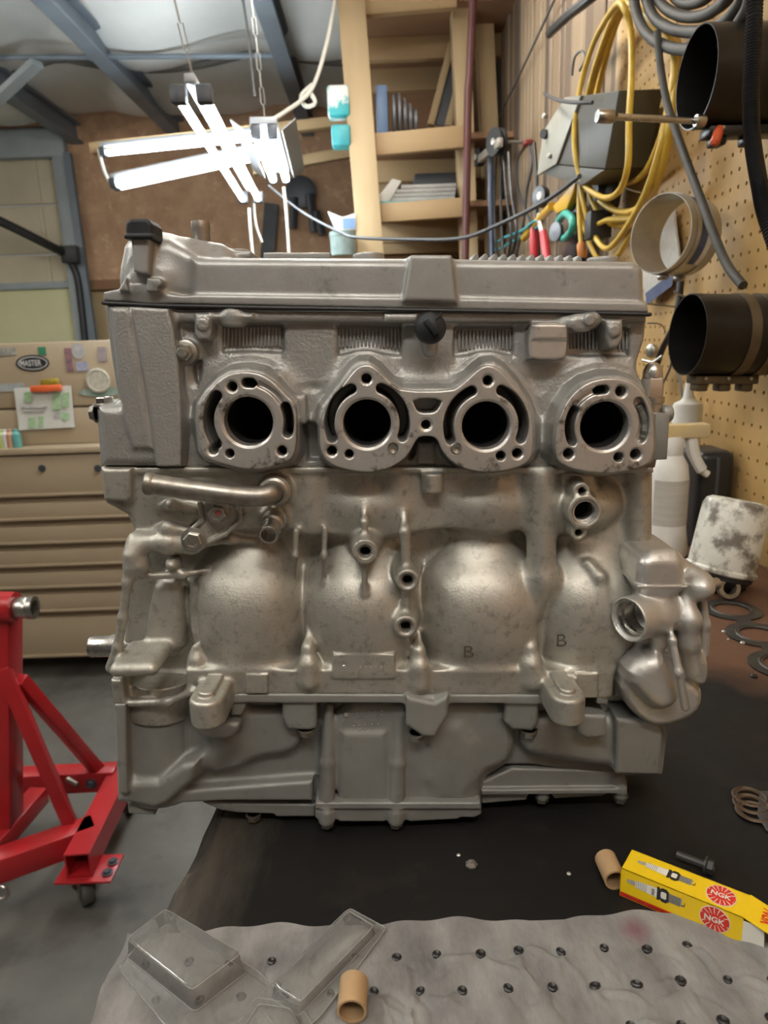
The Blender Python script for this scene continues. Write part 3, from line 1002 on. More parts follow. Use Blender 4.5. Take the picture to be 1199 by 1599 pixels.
# coolant pipe
t_ = MB(); m_ = pxm(765, .445)
cen = crv([P(228, 754, .440), P(260, 759, .440), P(320, 767, .440), P(375, 774, .440), P(408, 775, .4405), P(424, 770, .444), P(429, 768, .452)], 6)
t_.tube(cen, 16 * m_, 24)
d_ = (cen[1] - cen[0]).normalized()
t_.lathe([(16 * m_, -.0006), (18.5 * m_, .001), (18.5 * m_, .0032), (16 * m_, .005)], cen[0], d_, 24)
t_.build('coolant_pipe', m_scale, BLOCK, ang=60)
t_ = MB(); t_.lathe([(24 * m_, 0), (24 * m_, .003), (20 * m_, .0042), (16.5 * m_, .0042), (16.5 * m_, 0)], P(428, 768, .4505), (0, -1, 0), 32); t_.build('pipe_collar', m_bolt, BLOCK)
# thermostat cover with its two bolts
s = SDF((285, 770, 405, 865), .440, .472, .0006)
s.poly([(310, 785), (338, 778), (372, 790), (376, 812), (352, 834), (322, 850), (300, 858), (286, 846), (292, 830), (312, 818)], .4525, .470, r=.0015, k=0, sm=2)
s.chain([(312, 786, .452), (316, 812, .452), (296, 830, .452)], 4, k=.001)
s.chain([(374, 790, .452), (376, 812, .452), (352, 834, .452), (318, 850, .452)], 4, k=.001)
s.disc(340, 801, 18, .4485, .47, k=.002)
s.disc(302, 843, 15, .4495, .47, k=.002)
s.mesh('thermostat_cover', m_cast, BLOCK)
t_ = MB(); hexhead(t_, P(340, 801, .4486), (0, -1, 0), .0064, .0055, wash=1.3); t_.build('flange_bolt', m_bolt, BLOCK)
t_ = MB(); t_.lathe([(.0019, 0), (.0019, .0004), (0, .0005)], P(340, 801, .4434), (0, -1, 0), 16); t_.build('paint_mark', m_red, BLOCK)
t_ = MB(); hexhead(t_, P(303, 843, .4497), (0, -1, 0), .0066, .0055, wash=1.28); t_.build('flange_bolt', m_bolt, BLOCK)
# hose nipple
t_ = MB(); a = P(427, 812, .457); b = P(419, 836, .436); d_ = (b - a); L_ = d_.length
t_.lathe([(.0078, 0), (.0078, L_ * .35), (.0062, L_ * .4), (.0058, L_ * .7), (.0066, L_ * .86), (.0066, L_ * .95), (.006, L_), (.0048, L_), (.0045, L_ * .5), (0, L_ * .48)], a, d_, 28)
t_.build('hose_nipple', m_steel, BLOCK)
# short output shaft on the left
t_ = MB(); m_ = pxm(1010, .49); c = P(141, 1010, .49)
t_.lathe([(15 * m_, 0), (16.5 * m_, .0012), (16.5 * m_, .016), (18 * m_, .0162), (18 * m_, .04)], c, (1, 0, 0), 28)
tag(t_.build('output_shaft', m_steel, ENG), 'short bright steel shaft end on the left')

# ------------------------------------------------------------------ lower crankcase
s = SDF((165, 1078, 1060, 1285), .425, YB, VOX)
s.poly([(177, 1100), (300, 1096), (360, 1084), (950, 1086), (952, 1130), (1035, 1120), (1043, 1150), (1036, 1212), (960, 1214), (830, 1195), (790, 1195), (758, 1215), (752, 1256), (350, 1250), (300, 1246), (245, 1264), (183, 1252)], .4700, YB - .004, r=.003, k=0)
s.poly([(360, 1084), (950, 1086), (950, 1100), (360, 1098)], .4480, .50, r=.0015, k=.004)
# stud columns under the flange
s.poly([(440, 1084), (494, 1084), (494, 1138), (484, 1142), (448, 1140), (440, 1120)], .4505, .50, r=.003, k=.004)
s.poly([(634, 1088), (678, 1098), (700, 1086), (700, 1118), (680, 1152), (660, 1152), (634, 1134)], .4425, .50, r=.003, k=.004)
s.poly([(788, 1086), (842, 1086), (842, 1132), (832, 1144), (800, 1142), (788, 1130)], .4495, .50, r=.004, k=.004)
s.poly([(360, 1084), (384, 1084), (384, 1104), (376, 1118), (360, 1118)], .4505, .50, r=.002, k=.003)
# left lower quarter
s.poly([(178, 1100), (196, 1100), (198, 1240), (184, 1240)], .4470, .50, r=.0015, k=.003)
p0 = P(252, 1094, .484); p1 = P(252, 1228, .484); s.cyl3(p1, p0, 56 * pxm(1160, .484), k=.004)
s.poly([(186, 1222), (246, 1222), (284, 1196), (310, 1190), (300, 1222), (262, 1256), (240, 1264), (184, 1252)], .4520, .50, r=.005, k=.005)
s.poly([(198, 1250), (242, 1250), (242, 1274), (200, 1272)], .4620, .50, r=.002, k=.002)
s.chain([(290, 1210, .466), (330, 1180, .466), (360, 1150, .466)], [8, 12, 14], k=.008)
s.poly([(296, 1128), (372, 1128), (374, 1140), (362, 1156), (316, 1158)], .4460, .48, r=.004, k=.004, sm=1)
s.poly([(322, 1108), (470, 1108), (474, 1156), (456, 1180), (400, 1186), (372, 1206), (322, 1210)], .4610, .50, r=.007, k=.008, sm=1)
s.poly([(270, 1238), (330, 1232), (488, 1220), (488, 1252), (350, 1252), (272, 1256)], .4600, .50, r=.003, k=.004)
# centre panel with two bolt columns
s.poly([(498, 1096), (700, 1096), (796, 1100), (806, 1130), (806, 1172), (794, 1198), (757, 1212), (752, 1240), (752, 1262), (498, 1262)], .4590, .50, r=.009, k=.006, sm=1)
s.poly([(536, 1146), (600, 1146), (604, 1268), (526, 1268)], .4570, .50, r=.003, k=.006)
s.chain([(514, 1104, .462), (511, 1190, .459), (510, 1272, .457)], [7, 11, 13], k=.003)
s.chain([(623, 1104, .462), (621, 1190, .459), (618, 1272, .457)], [7, 11, 13], k=.003)
s.poly([(660, 1130), (742, 1130), (748, 1250), (660, 1250)], .4565, .50, r=.008, k=.006, sm=1)
# right bowl and end box
s.poly([(822, 1120), (960, 1120), (1034, 1130), (1036, 1200), (960, 1206), (862, 1192), (824, 1184), (812, 1160)], .4570, .50, r=.010, k=.006, sm=1)
s.poly([(962, 1122), (1028, 1130), (1036, 1150), (1030, 1212), (962, 1210)], .4500, .50, r=.003, k=.004)
s.poly([(898, 1116), (948, 1118), (948, 1152), (916, 1156), (902, 1146)], .4450, .48, r=.003, k=.003)
s.poly([(906, 1102), (944, 1102), (944, 1124), (910, 1122)], .43, .462, r=.001, k=.001, op='s')
s.chain([(812, 1146, .454), (810, 1180, .454)], [5, 5], k=.006, op='s')
LOWER = s.mesh('lower_crankcase', m_lower, ENG)
tag(LOWER, 'satin grey lower crankcase half below the parting line')
t_ = MB()
for r_ in range(5):
    for k in range(6):
        if random.random() < .75:
            c = P(548 + k * 9 + r_ * 1.0 + random.random() * 3, 1114 + r_ * 6.5 - .9 * k, .4582)
            t_.lathe([(.0008, 0), (.0005, .0007), (0, .0008)], c, (0, -1, 0), 6)
c = P(540, 1116, .4585); t_.lathe([(.0018, 0), (.0016, .0005), (0, .0006)], c, (0, -1, 0), 14)
tag(t_.build('stamped_marks', m_mach, LOWER), kind='stuff')
for x, y, yy in ((478, 1136, .4585), (650, 1143, .4505), (826, 1138, .4575)):
    t_ = MB(); hexhead(t_, P(x, y, yy), (0, 0, -1), .0052, .006, wash=1.2); t_.build('flange_bolt', m_bolt, LOWER)

# ------------------------------------------------------------------ oil pan
s = SDF((265, 1195, 1000, 1296), .430, YB, VOX)
s.poly([(492, 1256), (752, 1256), (752, 1272), (740, 1278), (720, 1277), (715, 1280), (640, 1284), (632, 1280), (606, 1279), (600, 1284), (530, 1284), (524, 1279), (492, 1278)], .4540, YB - .004, r=.0015, k=0)
s.poly([(492, 1254), (750, 1254), (752, 1264), (492, 1264)], .4515, .50, r=.001, k=.001)
s.cone((510, 1266, .456), (510, 1278, .456), 13, 13, k=.003)
s.cone((619, 1266, .456), (618, 1278, .456), 13, 13, k=.003)
s.poly([(312, 1252), (350, 1254), (492, 1256), (492, 1276), (430, 1276), (428, 1272), (372, 1270), (345, 1266)], .4660, YB - .004, r=.0015, k=.002)
s.poly([(752, 1222), (800, 1200), (975, 1204), (978, 1230), (975, 1238), (752, 1238)], .4690, YB - .004, r=.002, k=.002)
s.poly([(752, 1234), (978, 1232), (978, 1240), (752, 1242)], .4650, .50, r=.001, k=.001)
s.poly([(752, 1238), (826, 1240), (822, 1250), (752, 1256)], .4700, YB - .004, r=.0015, k=.001)
s.poly([(860, 1240), (955, 1238), (940, 1244), (866, 1248)], .4720, YB - .004, r=.0015, k=.001)
s.cone((968, 1222, .470), (968, 1240, .470), 10, 10, k=.003)
s.cone((846, 1232, .472), (846, 1242, .472), 10, 10, k=.003)
PAN = s.mesh('oil_pan', m_lower, ENG)
tag(PAN, 'shallow grey oil pan resting on the bench')
for x, y, yy in ((510, 1279, .457), (618, 1279, .457), (396, 1269, .471), (846, 1240, .474), (968, 1240, .472)):
    t_ = MB(); hexhead(t_, P(x, y, yy), (0, 0, -1), .0052, .006, wash=1.2); t_.build('flange_bolt', m_bolt, PAN)

# castings behind the front shells
def slab(name, pxs, ya, yb, mat, parent):
    v = [P(px, py, .50) for px, py in pxs]
    t = MB(); t.prism([(p.x, ya, p.z) for p in v], (0, yb - ya, 0))
    return t.build(name, mat, parent, bevel=.004, seg=3)
slab('head_rear', [(190, 478), (985, 492), (980, 720), (190, 722)], YB - .012, .66, m_head, ENG)
slab('cover_rear', [(215, 402), (980, 414), (985, 486), (205, 474)], YB - .018, .65, m_cover, ENG)
slab('crankcase_rear', [(195, 722), (985, 722), (970, 1100), (205, 1100)], YB - .012, .70, m_cast, ENG)
slab('lower_rear', [(215, 1100), (950, 1100), (930, 1205), (260, 1215)], YB - .012, .70, m_lower, ENG)
v = [P(px, py, .50) for px, py in ((330, 1200), (930, 1200), (900, 1225), (360, 1230))]
t_ = MB(); t_.prism([(v[0].x, YB - .012, v[0].z), (v[1].x, YB - .012, v[1].z), (v[2].x, YB - .012, BENCH_Z + .001), (v[3].x, YB - .012, BENCH_Z + .001)], (0, .14, 0))
t_.build('sump_rear', m_lower, ENG, bevel=.003)

# ------------------------------------------------------------------ water pump housing on the right
s = SDF((950, 850, 1130, 1150), .395, .53, .0008)
s.poly([(993, 880), (1003, 868), (1030, 862), (1068, 865), (1078, 884), (1103, 894), (1112, 910), (1108, 936), (1102, 960), (1107, 1000), (1109, 1046), (1106, 1068), (1096, 1075), (1102, 1086), (1099, 1108), (1080, 1127), (1040, 1140), (1014, 1137), (986, 1114), (962, 1072), (976, 1052), (1000, 1035), (1005, 1010), (990, 1000), (985, 940), (996, 928)], .4480, .51, r=.008, k=0, sm=1)
# square cap with its seam
s.poly([(997, 884), (1008, 870), (1040, 866), (1066, 869), (1073, 884), (1074, 922), (1058, 936), (1012, 938), (997, 924)], .4320, .50, r=.007, k=.004, sm=1)
s.poly([(995, 915), (1076, 915), (1076, 919), (995, 919)], .4312, .50, r=.0008, k=.001)
s.ell(1087, 912, .446, 25, 25, .016, k=.004)
# upright passages
s.chain([(1030, 935, .440), (1032, 965, .436), (1030, 1000, .440)], [16, 18, 15], k=.005)
s.chain([(1068, 932, .442), (1076, 968, .436), (1076, 1002, .438), (1084, 1040, .442)], [13, 17, 15, 14], k=.004)
s.chain([(1097, 936, .446), (1100, 975, .446), (1098, 1020, .446)], [6, 8, 9], k=.003)
s.poly([(1080, 1028), (1106, 1028), (1108, 1066), (1094, 1074), (1080, 1062)], .4360, .48, r=.004, k=.004, sm=1)
# inlet ring looking to the left
ax_ = Vector((-.88, -.47, 0)).normalized()
cr = P(980, 968, .432)
R_ = 36 * pxm(968, .432)
s.cyl3(cr - ax_ * .034, cr, R_, k=.004, r=.0012)
# bell: a flat-fronted funnel on a heavy rim
s.poly([(966, 1066), (1000, 1036), (1046, 1026), (1062, 1060), (1094, 1078), (1098, 1106), (1078, 1124), (1040, 1137), (1014, 1134), (988, 1112)], .4400, .50, r=.005, k=.003, sm=1)
s.poly([(978, 1062), (1004, 1034), (1040, 1024), (1054, 1056), (1066, 1086), (1062, 1108), (1036, 1118), (1014, 1106)], .4265, .48, r=.011, k=.006, sm=1)
s.chain([(1042, 962, .434), (1050, 1000, .424), (1060, 1050, .418), (1070, 1104, .422)], [2, 5, 6, 7], k=.003)
s.cone((1018, 868, .440), (1048, 866, .440), 10, 10, k=.003)
s.ell(1010, 1022, .450, 26, 11, .012, k=.003)
s.cyl3(cr - ax_ * .020, cr + ax_ * .01, R_ * .80, k=.0004, op='s', r=.0003)
s.cyl3(cr - ax_ * .0015, cr + ax_ * .01, R_ * .9, k=.0004, op='s', r=.0003)
PUMP = s.mesh('water_pump_housing', m_pump, ENG)
tag(PUMP, 'bright rounded pump housing bolted to the right end')
t_ = MB(); t_.lathe([(R_ * .80, -.004), (R_ * .79, -.008), (R_ * .70, -.0082), (R_ * .70, -.018), (R_ * .5, -.0195), (0.0002, -.0195)], cr, ax_, 36)
t_.f = [fc for fc in t_.f if len(fc) == 4]
t_.build('inlet_sleeve', m_steel, PUMP)
t_ = MB(); c = P(1104, 912, .456); t_.lathe([(.0042, 0), (.0042, .007), (.0036, .008), (0, .008)], c, (1, 0, 0), 20); t_.build('dowel', m_bolt, PUMP)
t_ = MB(); t_.lathe([(.0085, 0), (.0085, .0015), (.006, .003), (0, .0032)], P(1032, 865, .452), (0, 0, 1), 24); t_.build('cap_plug', m_pump, PUMP)
# link between pump and crankcase
s = SDF((935, 850, 1030, 1110), .43, .53, .001)
s.chain([(955, 870, .478), (990, 905, .474), (1000, 960, .474)], [14, 18, 22], k=.004)
s.poly([(950, 900), (1010, 890), (1012, 1090), (960, 1092), (955, 1000)], .4620, .52, r=.006, k=.008)
s.mesh('pump_mount', m_cast, ENG)
# ------------------------------------------------------------------ the room
WX = 0.58            # pegboard wall
WALL_Y1 = 3.45       # its boarded part ends here
BACK_Y = 5.60
CEIL_Z = 2.86
m_conc = pmat('oily_concrete', (.135, .128, .110), (.072, .069, .061), rough=.5, rough2=.7, scale=2.6, detail=8, bump=.2, bscale=60, spots=(.035, .033, .03), spot_scale=3.0, spot_lo=.56, spot_hi=.74)
m_osb = pmat('osb_board', (.60, .37, .22), (.43, .25, .14), rough=.75, scale=9, detail=8, bump=.2, bscale=60, spots=(.68, .45, .28), spot_scale=14, spot_lo=.56, spot_hi=.72)
m_ins = pmat('white_insulation', (.80, .81, .78), (.70, .71, .68), rough=.6, scale=3, bump=.3, bscale=8, bdist=.01)
m_insd = pmat('insulation_seam', (.22, .21, .19), (.15, .14, .13), rough=.7, scale=6)
m_lin = pmat('grey_wall_lining', (.24, .243, .235), (.18, .183, .177), rough=.7, scale=3)
m_beam = pmat('blue_grey_steel', (.19, .225, .26), (.15, .18, .21), rough=.5, metal=.1, scale=5)
m_drk = pmat('dark_steel', (.06, .06, .06), (.035, .035, .035), rough=.5, metal=.5, scale=9)
m_peg = pmat('pegboard_hardboard', (.52, .335, .128), (.40, .25, .09), rough=.55, scale=5, detail=6, spots=(.22, .14, .07), spot_scale=9, spot_lo=.62, spot_hi=.78)
m_hole = pmat('hole_dark', (.03, .02, .012), rough=.9)
m_pine = pmat('pine_lumber', (.50, .37, .205), (.40, .28, .145), rough=.6, scale=6, stretch=(1, 1, .12), spots=(.24, .13, .06), spot_scale=16, spot_lo=.68, spot_hi=.76)
m_pineh = pmat('pine_rail', (.46, .32, .165), (.37, .24, .115), rough=.6, scale=7, stretch=(.15, 1, 1), spots=(.22, .12, .05), spot_scale=13, spot_lo=.68, spot_hi=.76)
m_ply = pmat('shelf_plywood', (.30, .165, .085), (.22, .115, .055), rough=.7, scale=6, stretch=(.3, 1, 1))
m_door = pmat('door_panel_cream', (.66, .59, .42), (.57, .50, .35), rough=.6, scale=2.5)
m_doory = pmat('door_foam_yellow', (.70, .68, .40), (.64, .62, .35), rough=.6, scale=3)
m_white = pmat('white_paint', (.72, .72, .68), rough=.6)
m_grey = pmat('painted_frame_grey', (.38, .42, .43), (.30, .34, .35), rough=.5, scale=5)


def struct(o):
    o['kind'] = 'structure'
    return o


t = MB(); t.box((-4.2, -2.6, -.1), (WX + .14, BACK_Y + .1, 0)); struct(t.build('floor', m_conc, flat=True))
# insulation: a sagging quilt between dark seams, running across the room
nx, ny = 60, 150
v = []; f = []
for j in range(ny + 1):
    y = -2.6 + (BACK_Y + 2.6) * j / ny
    ph = (y % .95) / .95
    sag = .10 * math.sin(math.pi * ph) ** .8
    for i in range(nx + 1):
        x = -4.2 + (WX + .14 + 4.2) * i / nx
        bow = .10 * math.sin(math.pi * ((x + 4.2) % 1.18) / 1.18)
        v.append((x, y, CEIL_Z + .14 - sag - bow * .8 + .02 * math.sin(7 * x + 3 * y)))
for j in range(ny):
    for i in range(nx):
        a = j * (nx + 1) + i
        f.append((a, a + nx + 1, a + nx + 2, a + 1))
b0 = len(v)
v += [(-4.2, -2.6, CEIL_Z + .3), (WX + .14, -2.6, CEIL_Z + .3), (WX + .14, BACK_Y + .1, CEIL_Z + .3), (-4.2, BACK_Y + .1, CEIL_Z + .3)]
f.append((b0, b0 + 1, b0 + 2, b0 + 3))
t = MB(); t.add(v, f); CEIL = struct(t.build('ceiling', m_ins, ang=80))
for k in range(9):
    y = -2.6 + .95 * (k + .0) + (.95 - (2.6 % .95)) * 0
    y = math.ceil((-2.6) / .95) * .95 + k * .95
    if y > BACK_Y - .1: break
    pts = [(-4.2 + i * .08, y, CEIL_Z + .125 - .08 * math.sin(math.pi * ((i * .08) % 1.18) / 1.18)) for i in range(int((WX + 4.2) / .08))]
    q = MB(); q.tube(pts, .022, 6); q.build('insulation_seam', m_insd, CEIL)


def ibeam(name, x, z, y0, y1, parent, wid=.09, hei=.14):
    q = MB()
    q.box((x - wid / 2, y0, z - hei / 2), (x + wid / 2, y1, z - hei / 2 + .016))
    q.box((x - wid / 2, y0, z + hei / 2 - .016), (x + wid / 2, y1, z + hei / 2))
    q.box((x - .006, y0, z - hei / 2 + .016), (x + .006, y1, z + hei / 2 - .016))
    return q.build(name, m_beam, parent, bevel=.003, seg=1)


bz = CEIL_Z - .06
for px, py in ((283, 208), (478, 190), (100, 196)):
    p = PZ(px, py, bz)
    ibeam('roof_beam', p.x, bz, -2.5, BACK_Y, CEIL)
a = P(-60, 90, 4.2); b = P(455, 87, 4.2)
q = MB(); q.tube([a, b], .014, 8); q.build('tie_rod', m_beam, CEIL)

# back wall: board on the right, door opening on the left
zt = CEIL_Z + .3
pL = P(100, 300, BACK_Y); pL2 = P(130, 500, BACK_Y)
xl = (pL.x + pL2.x) / 2 + .06
BACKW = empty('wall_back', (-1.2, BACK_Y, 0), kind='structure')
ph_ = P(300, 437, BACK_Y).z
t = MB(); t.box((xl, BACK_Y, ph_), (WX + .14, BACK_Y + .08, zt)); t.build('board_panel', m_osb, BACKW, flat=True)
t = MB(); t.box((xl, BACK_Y + .03, 0), (WX + .14, BACK_Y + .1, ph_)); t.build('stud_infill', m_pine, BACKW, flat=True)
t = MB(); t.box((xl, BACK_Y - .035, ph_ - .05), (WX + .14, BACK_Y, ph_ + .02)); t.build('ledger', m_ply, BACKW, bevel=.004)
t = MB(); zh = P(60, 245, BACK_Y).z
t.box((-4.2, BACK_Y, zh), (xl, BACK_Y + .08, zt)); t.build('header_panel', m_grey, BACKW, flat=True)
t = MB(); t.box((-4.2, BACK_Y - .08, zh - .02), (xl, BACK_Y, zh + .16)); t.build('door_header', m_grey, BACKW, bevel=.01)
t = MB(); t.box((-4.2, BACK_Y - .06, P(60, 200, BACK_Y).z), (xl, BACK_Y, P(60, 192, BACK_Y).z + .06)); t.build('header_board', m_osb, BACKW, bevel=.005)
t = MB(); t.box((xl - .10, BACK_Y - .07, 0), (xl - .0, BACK_Y + .02, zh)); t.build('door_jamb', m_grey, BACKW, bevel=.006)
t = MB(); t.beam((xl + .05, BACK_Y - .07, 0), (xl + .02, BACK_Y - .07, zh), .05, .05, up=(0, 1, 0)); t.build('steel_post', m_beam, BACKW)
DOOR = empty('door_1', (-2.6, BACK_Y, 0), kind='structure')
zs = [0, .48, .95, P(60, 447, BACK_Y).z, P(60, 398, BACK_Y).z, P(60, 320, BACK_Y).z, zh]
for i in range(len(zs) - 1):
    t = MB(); t.box((-4.2, BACK_Y + .02, zs[i] + .012), (xl - .1, BACK_Y + .06, zs[i + 1]))
    t.build('door_panel', m_doory if i == 2 else m_door, DOOR, bevel=.006)
    if i > 2:
        for px in (63, -40):
            xx = P(px, 330, BACK_Y).x
            t = MB(); t.box((xx - .012, BACK_Y + .008, zs[i] + .02), (xx + .012, BACK_Y + .02, zs[i + 1] - .01)); t.build('door_stile', m_door, DOOR)
t = MB(); t.box((-4.2, BACK_Y - .01, zs[3] - .02), (xl - .1, BACK_Y + .02, zs[3] + .03)); t.build('door_rail', m_grey, DOOR, bevel=.004)
# door track sloping down to the jamb
t = MB(); t.tube(crv([P(-60, 318, 4.9), P(10, 350, 5.1), P(70, 380, 5.3), P(100, 395, 5.45)], 5), .032, 8); t.tube(crv([P(100, 395, 5.45), P(118, 425, 5.5), P(126, 470, 5.5), P(135, 560, 5.5)], 5), .026, 8)
t.build('door_track', m_drk, DOOR)
t = MB(); t.box(tuple(P(108, 402, 5.45) - Vector((.05, .03, .04))), tuple(P(108, 402, 5.45) + Vector((.07, .03, .08)))); t.build('track_bracket', m_drk, DOOR, bevel=.006)
# diagonal strut at the ceiling corner
t = MB(); t.beam(P(-20, 170, 4.4), P(58, 98, 4.2), .07, .03); struct(t.build('trim_1', m_grey))

# left wall and the wall behind the photographer
t = MB(); t.box((-4.3, -2.6, 0), (-4.2, BACK_Y + .1, zt)); struct(t.build('wall_left', m_lin, flat=True))
t = MB(); t.box((-4.2, -2.7, 0), (WX + .14, -2.6, zt)); struct(t.build('wall_front', m_lin, flat=True))

# ------------------------------------------------------------------ right wall: pegboard, boarding, studs
RW = empty('wall_right', (WX, 1.5, 0), kind='structure')
t = MB(); t.box((WX + .045, -2.6, 0), (WX + .14, BACK_Y, zt)); t.build('wall_backing', m_hole, RW, flat=True)
t = MB(); t.box((WX, -2.6, 0), (WX + .045, 1.86, .90)); t.build('lower_boarding', m_osb, RW, flat=True)
PEG0 = .30; PEG1 = 1.84; PZ0 = .90; PZ1 = 2.08; ST = .0262; HR = .0034
n_y = int((PEG1 - PEG0) / ST); n_z = int((PZ1 - PZ0) / ST)
v = []; f = []
gy = [PEG0 + i * ST for i in range(n_y + 1)]; gz = [PZ0 + i * ST for i in range(n_z + 1)]
for i in range(n_y):
    for j in range(n_z):
        y0, y1, z0, z1 = gy[i], gy[i + 1], gz[j], gz[j + 1]; yc = (y0 + y1) / 2; zc = (z0 + z1) / 2
        b = len(v)
        for yy, zz in ((y1, zc), (y1, z1), (yc, z1), (y0, z1), (y0, zc), (y0, z0), (yc, z0), (y1, z0)): v.append((WX, yy, zz))
        for k in range(8): v.append((WX, yc + HR * math.cos(k * math.pi / 4), zc + HR * math.sin(k * math.pi / 4)))
        for k in range(8): v.append((WX + .006, yc + HR * math.cos(k * math.pi / 4), zc + HR * math.sin(k * math.pi / 4)))
        for k in range(8):
            l = (k + 1) % 8
            f.append((b + k, b + 8 + k, b + 8 + l, b + l))
            f.append((b + 8 + k, b + 16 + k, b + 16 + l, b + 8 + l))
y1 = gy[-1]; z1 = gz[-1]
t = MB(); t.add(v, f)
me = bpy.data.meshes.new('pegboard'); me.from_pydata(t.v, [], t.f); me.materials.append(m_peg)
o = add_obj('pegboard', me, RW); tag(o, 'tan perforated pegboard sheet')
t = MB(); t.box((WX, y1, PZ0), (WX + .02, y1 + .03, z1 + .02)); t.build('pegboard_batten', m_pine, RW, bevel=.002)
t = MB(); t.box((WX, -2.6, PZ0), (WX + .03, PEG0, zt)); t.build('plain_boarding', m_osb, RW, flat=True)
t = MB(); t.box((WX, PEG0, z1), (WX + .03, y1, zt)); t.build('plain_boarding', m_osb, RW, flat=True)
cols = [((.25, .175, .11), (.13, .088, .055)), ((.17, .118, .078), (.095, .065, .043)), ((.105, .073, .05), (.06, .043, .031)), ((.31, .225, .14), (.18, .125, .077))]
mp_ = [pmat('wall_plank_%d' % i, a, b_, rough=.5, scale=16, stretch=(1, 1, .05), spots=(.10, .065, .04), spot_scale=8, spot_lo=.64, spot_hi=.76) for i, (a, b_) in enumerate(cols)]
y = y1 + .03; i = 0
rr = random.Random(3)
while y < WALL_Y1:
    w_ = rr.choice((.03, .045, .06, .08, .10))
    t = MB(); off = rr.choice((0, .003, .006))
    t.box((WX + off, y + .003, .2), (WX + .03, min(y + w_, WALL_Y1) - .003, zt))
    t.build('wall_plank', mp_[rr.randrange(4)], RW, bevel=.003, seg=1)
    y += w_; i += 1
# ------------------------------------------------------------------ bench
m_bench = pmat('oil_black_bench', (.013, .012, .0112), (.007, .0068, .0066), rough=.40, rough2=.6, scale=9, detail=8, bump=.35, bscale=70, bdist=.0012, spots=(.035, .026, .019), spot_scale=6, spot_lo=.55, spot_hi=.72)
m_edge = pmat('split_wood_edge', (.055, .046, .036), (.014, .0125, .011), rough=.7, scale=30, detail=9, stretch=(1.6, .3, 1), bump=1.0, bscale=70, bdist=.004, spots=(.15, .115, .075), spot_scale=34, spot_lo=.62, spot_hi=.74, contrast=(.38, .6))
BEN = empty('workbench', ((.15), 1.0, 0), 'long dark oil-stained workbench along the pegboard wall with a split front edge', 'workbench')
pa = PZ(228, 1455, BENCH_Z); pb = PZ(332, 1258, BENCH_Z)
sl = (pb.x - pa.x) / (pb.y - pa.y)


def edge_x(y): return pa.x + sl * (y - pa.y)


ys = [-.35 + i * .02 for i in range(int((2.9 + .35) / .02))]
rr = random.Random(5)
loop = []
inner = .045
v = []; f = []
for y in ys:
    j = (rr.random() - .5) * .0035
    ex = edge_x(y)
    sink = .001 + .003 * abs(math.sin(y * 31))
    v += [(WX - .001, y, BENCH_Z), (ex + inner + .01 * math.sin(y * 23), y, BENCH_Z), (ex + .012 + j, y, BENCH_Z - sink), (ex + j, y, BENCH_Z - .007 - sink), (ex + j * .5 + .002, y, BENCH_Z - .045), (WX - .001, y, BENCH_Z - .045)]
for i in range(len(ys) - 1):
    for k in range(6):
        l = (k + 1) % 6
        f.append((i * 6 + k, i * 6 + l, (i + 1) * 6 + l, (i + 1) * 6 + k))
f.append((0, 1, 2, 3, 4, 5)); n = (len(ys) - 1) * 6; f.append(tuple(n + k for k in (5, 4, 3, 2, 1, 0)))
# bare, worn wood towards the wall side of the bench
nt = m_bench.node_tree; N_ = nt.nodes; L_ = nt.links
bs = N_['Principled BSDF']; src = bs.inputs['Base Color'].links[0].from_socket
tc = N_.new('ShaderNodeTexCoord'); sp = N_.new('ShaderNodeSeparateXYZ'); L_.new(tc.outputs['Object'], sp.inputs[0])
nz = N_.new('ShaderNodeTexNoise'); nz.inputs['Scale'].default_value = 5; nz.inputs['Detail'].default_value = 8; L_.new(tc.outputs['Object'], nz.inputs['Vector'])
ad = N_.new('ShaderNodeMath'); ad.operation = 'MULTIPLY_ADD'; ad.inputs[1].default_value = .9; L_.new(nz.outputs['Fac'], ad.inputs[0]); yy_ = N_.new('ShaderNodeMath'); yy_.operation = 'MULTIPLY_ADD'; yy_.inputs[1].default_value = .7; L_.new(sp.outputs['Y'], yy_.inputs[0]); L_.new(sp.outputs['X'], yy_.inputs[2]); y2_ = N_.new('ShaderNodeMath'); y2_.inputs[1].default_value = .40; L_.new(yy_.outputs[0], y2_.inputs[0]); L_.new(y2_.outputs[0], ad.inputs[2])
mr = N_.new('ShaderNodeMapRange'); mr.inputs['From Min'].default_value = .60; mr.inputs['From Max'].default_value = .80; L_.new(ad.outputs[0], mr.inputs['Value'])
mx = N_.new('ShaderNodeMix'); mx.data_type = 'RGBA'; mx.inputs['B'].default_value = (.115, .058, .034, 1); L_.new(src, mx.inputs['A']); L_.new(mr.outputs[0], mx.inputs['Factor']); L_.new(mx.outputs['Result'], bs.inputs['Base Color'])
bs.inputs['Specular IOR Level'].default_value = .2
t = MB(); t.add(v, f); top = t.build('bench_top', m_bench, BEN, ang=40)
me = top.data; me.materials.append(m_edge)
for p in me.polygons:
    c = p.center
    if c[0] + top.location.x + BEN.location.x < edge_x(c[1] + top.location.y + BEN.location.y) + inner * .3: p.material_index = 1
org = wloc(top)
tk = N_.new('ShaderNodeMath'); tk.operation = 'MULTIPLY_ADD'; tk.inputs[1].default_value = -sl; L_.new(sp.outputs['Y'], tk.inputs[0]); L_.new(sp.outputs['X'], tk.inputs[2])
n5 = N_.new('ShaderNodeTexNoise'); n5.inputs['Scale'].default_value = 28; n5.inputs['Detail'].default_value = 9; n5.inputs['Roughness'].default_value = .7
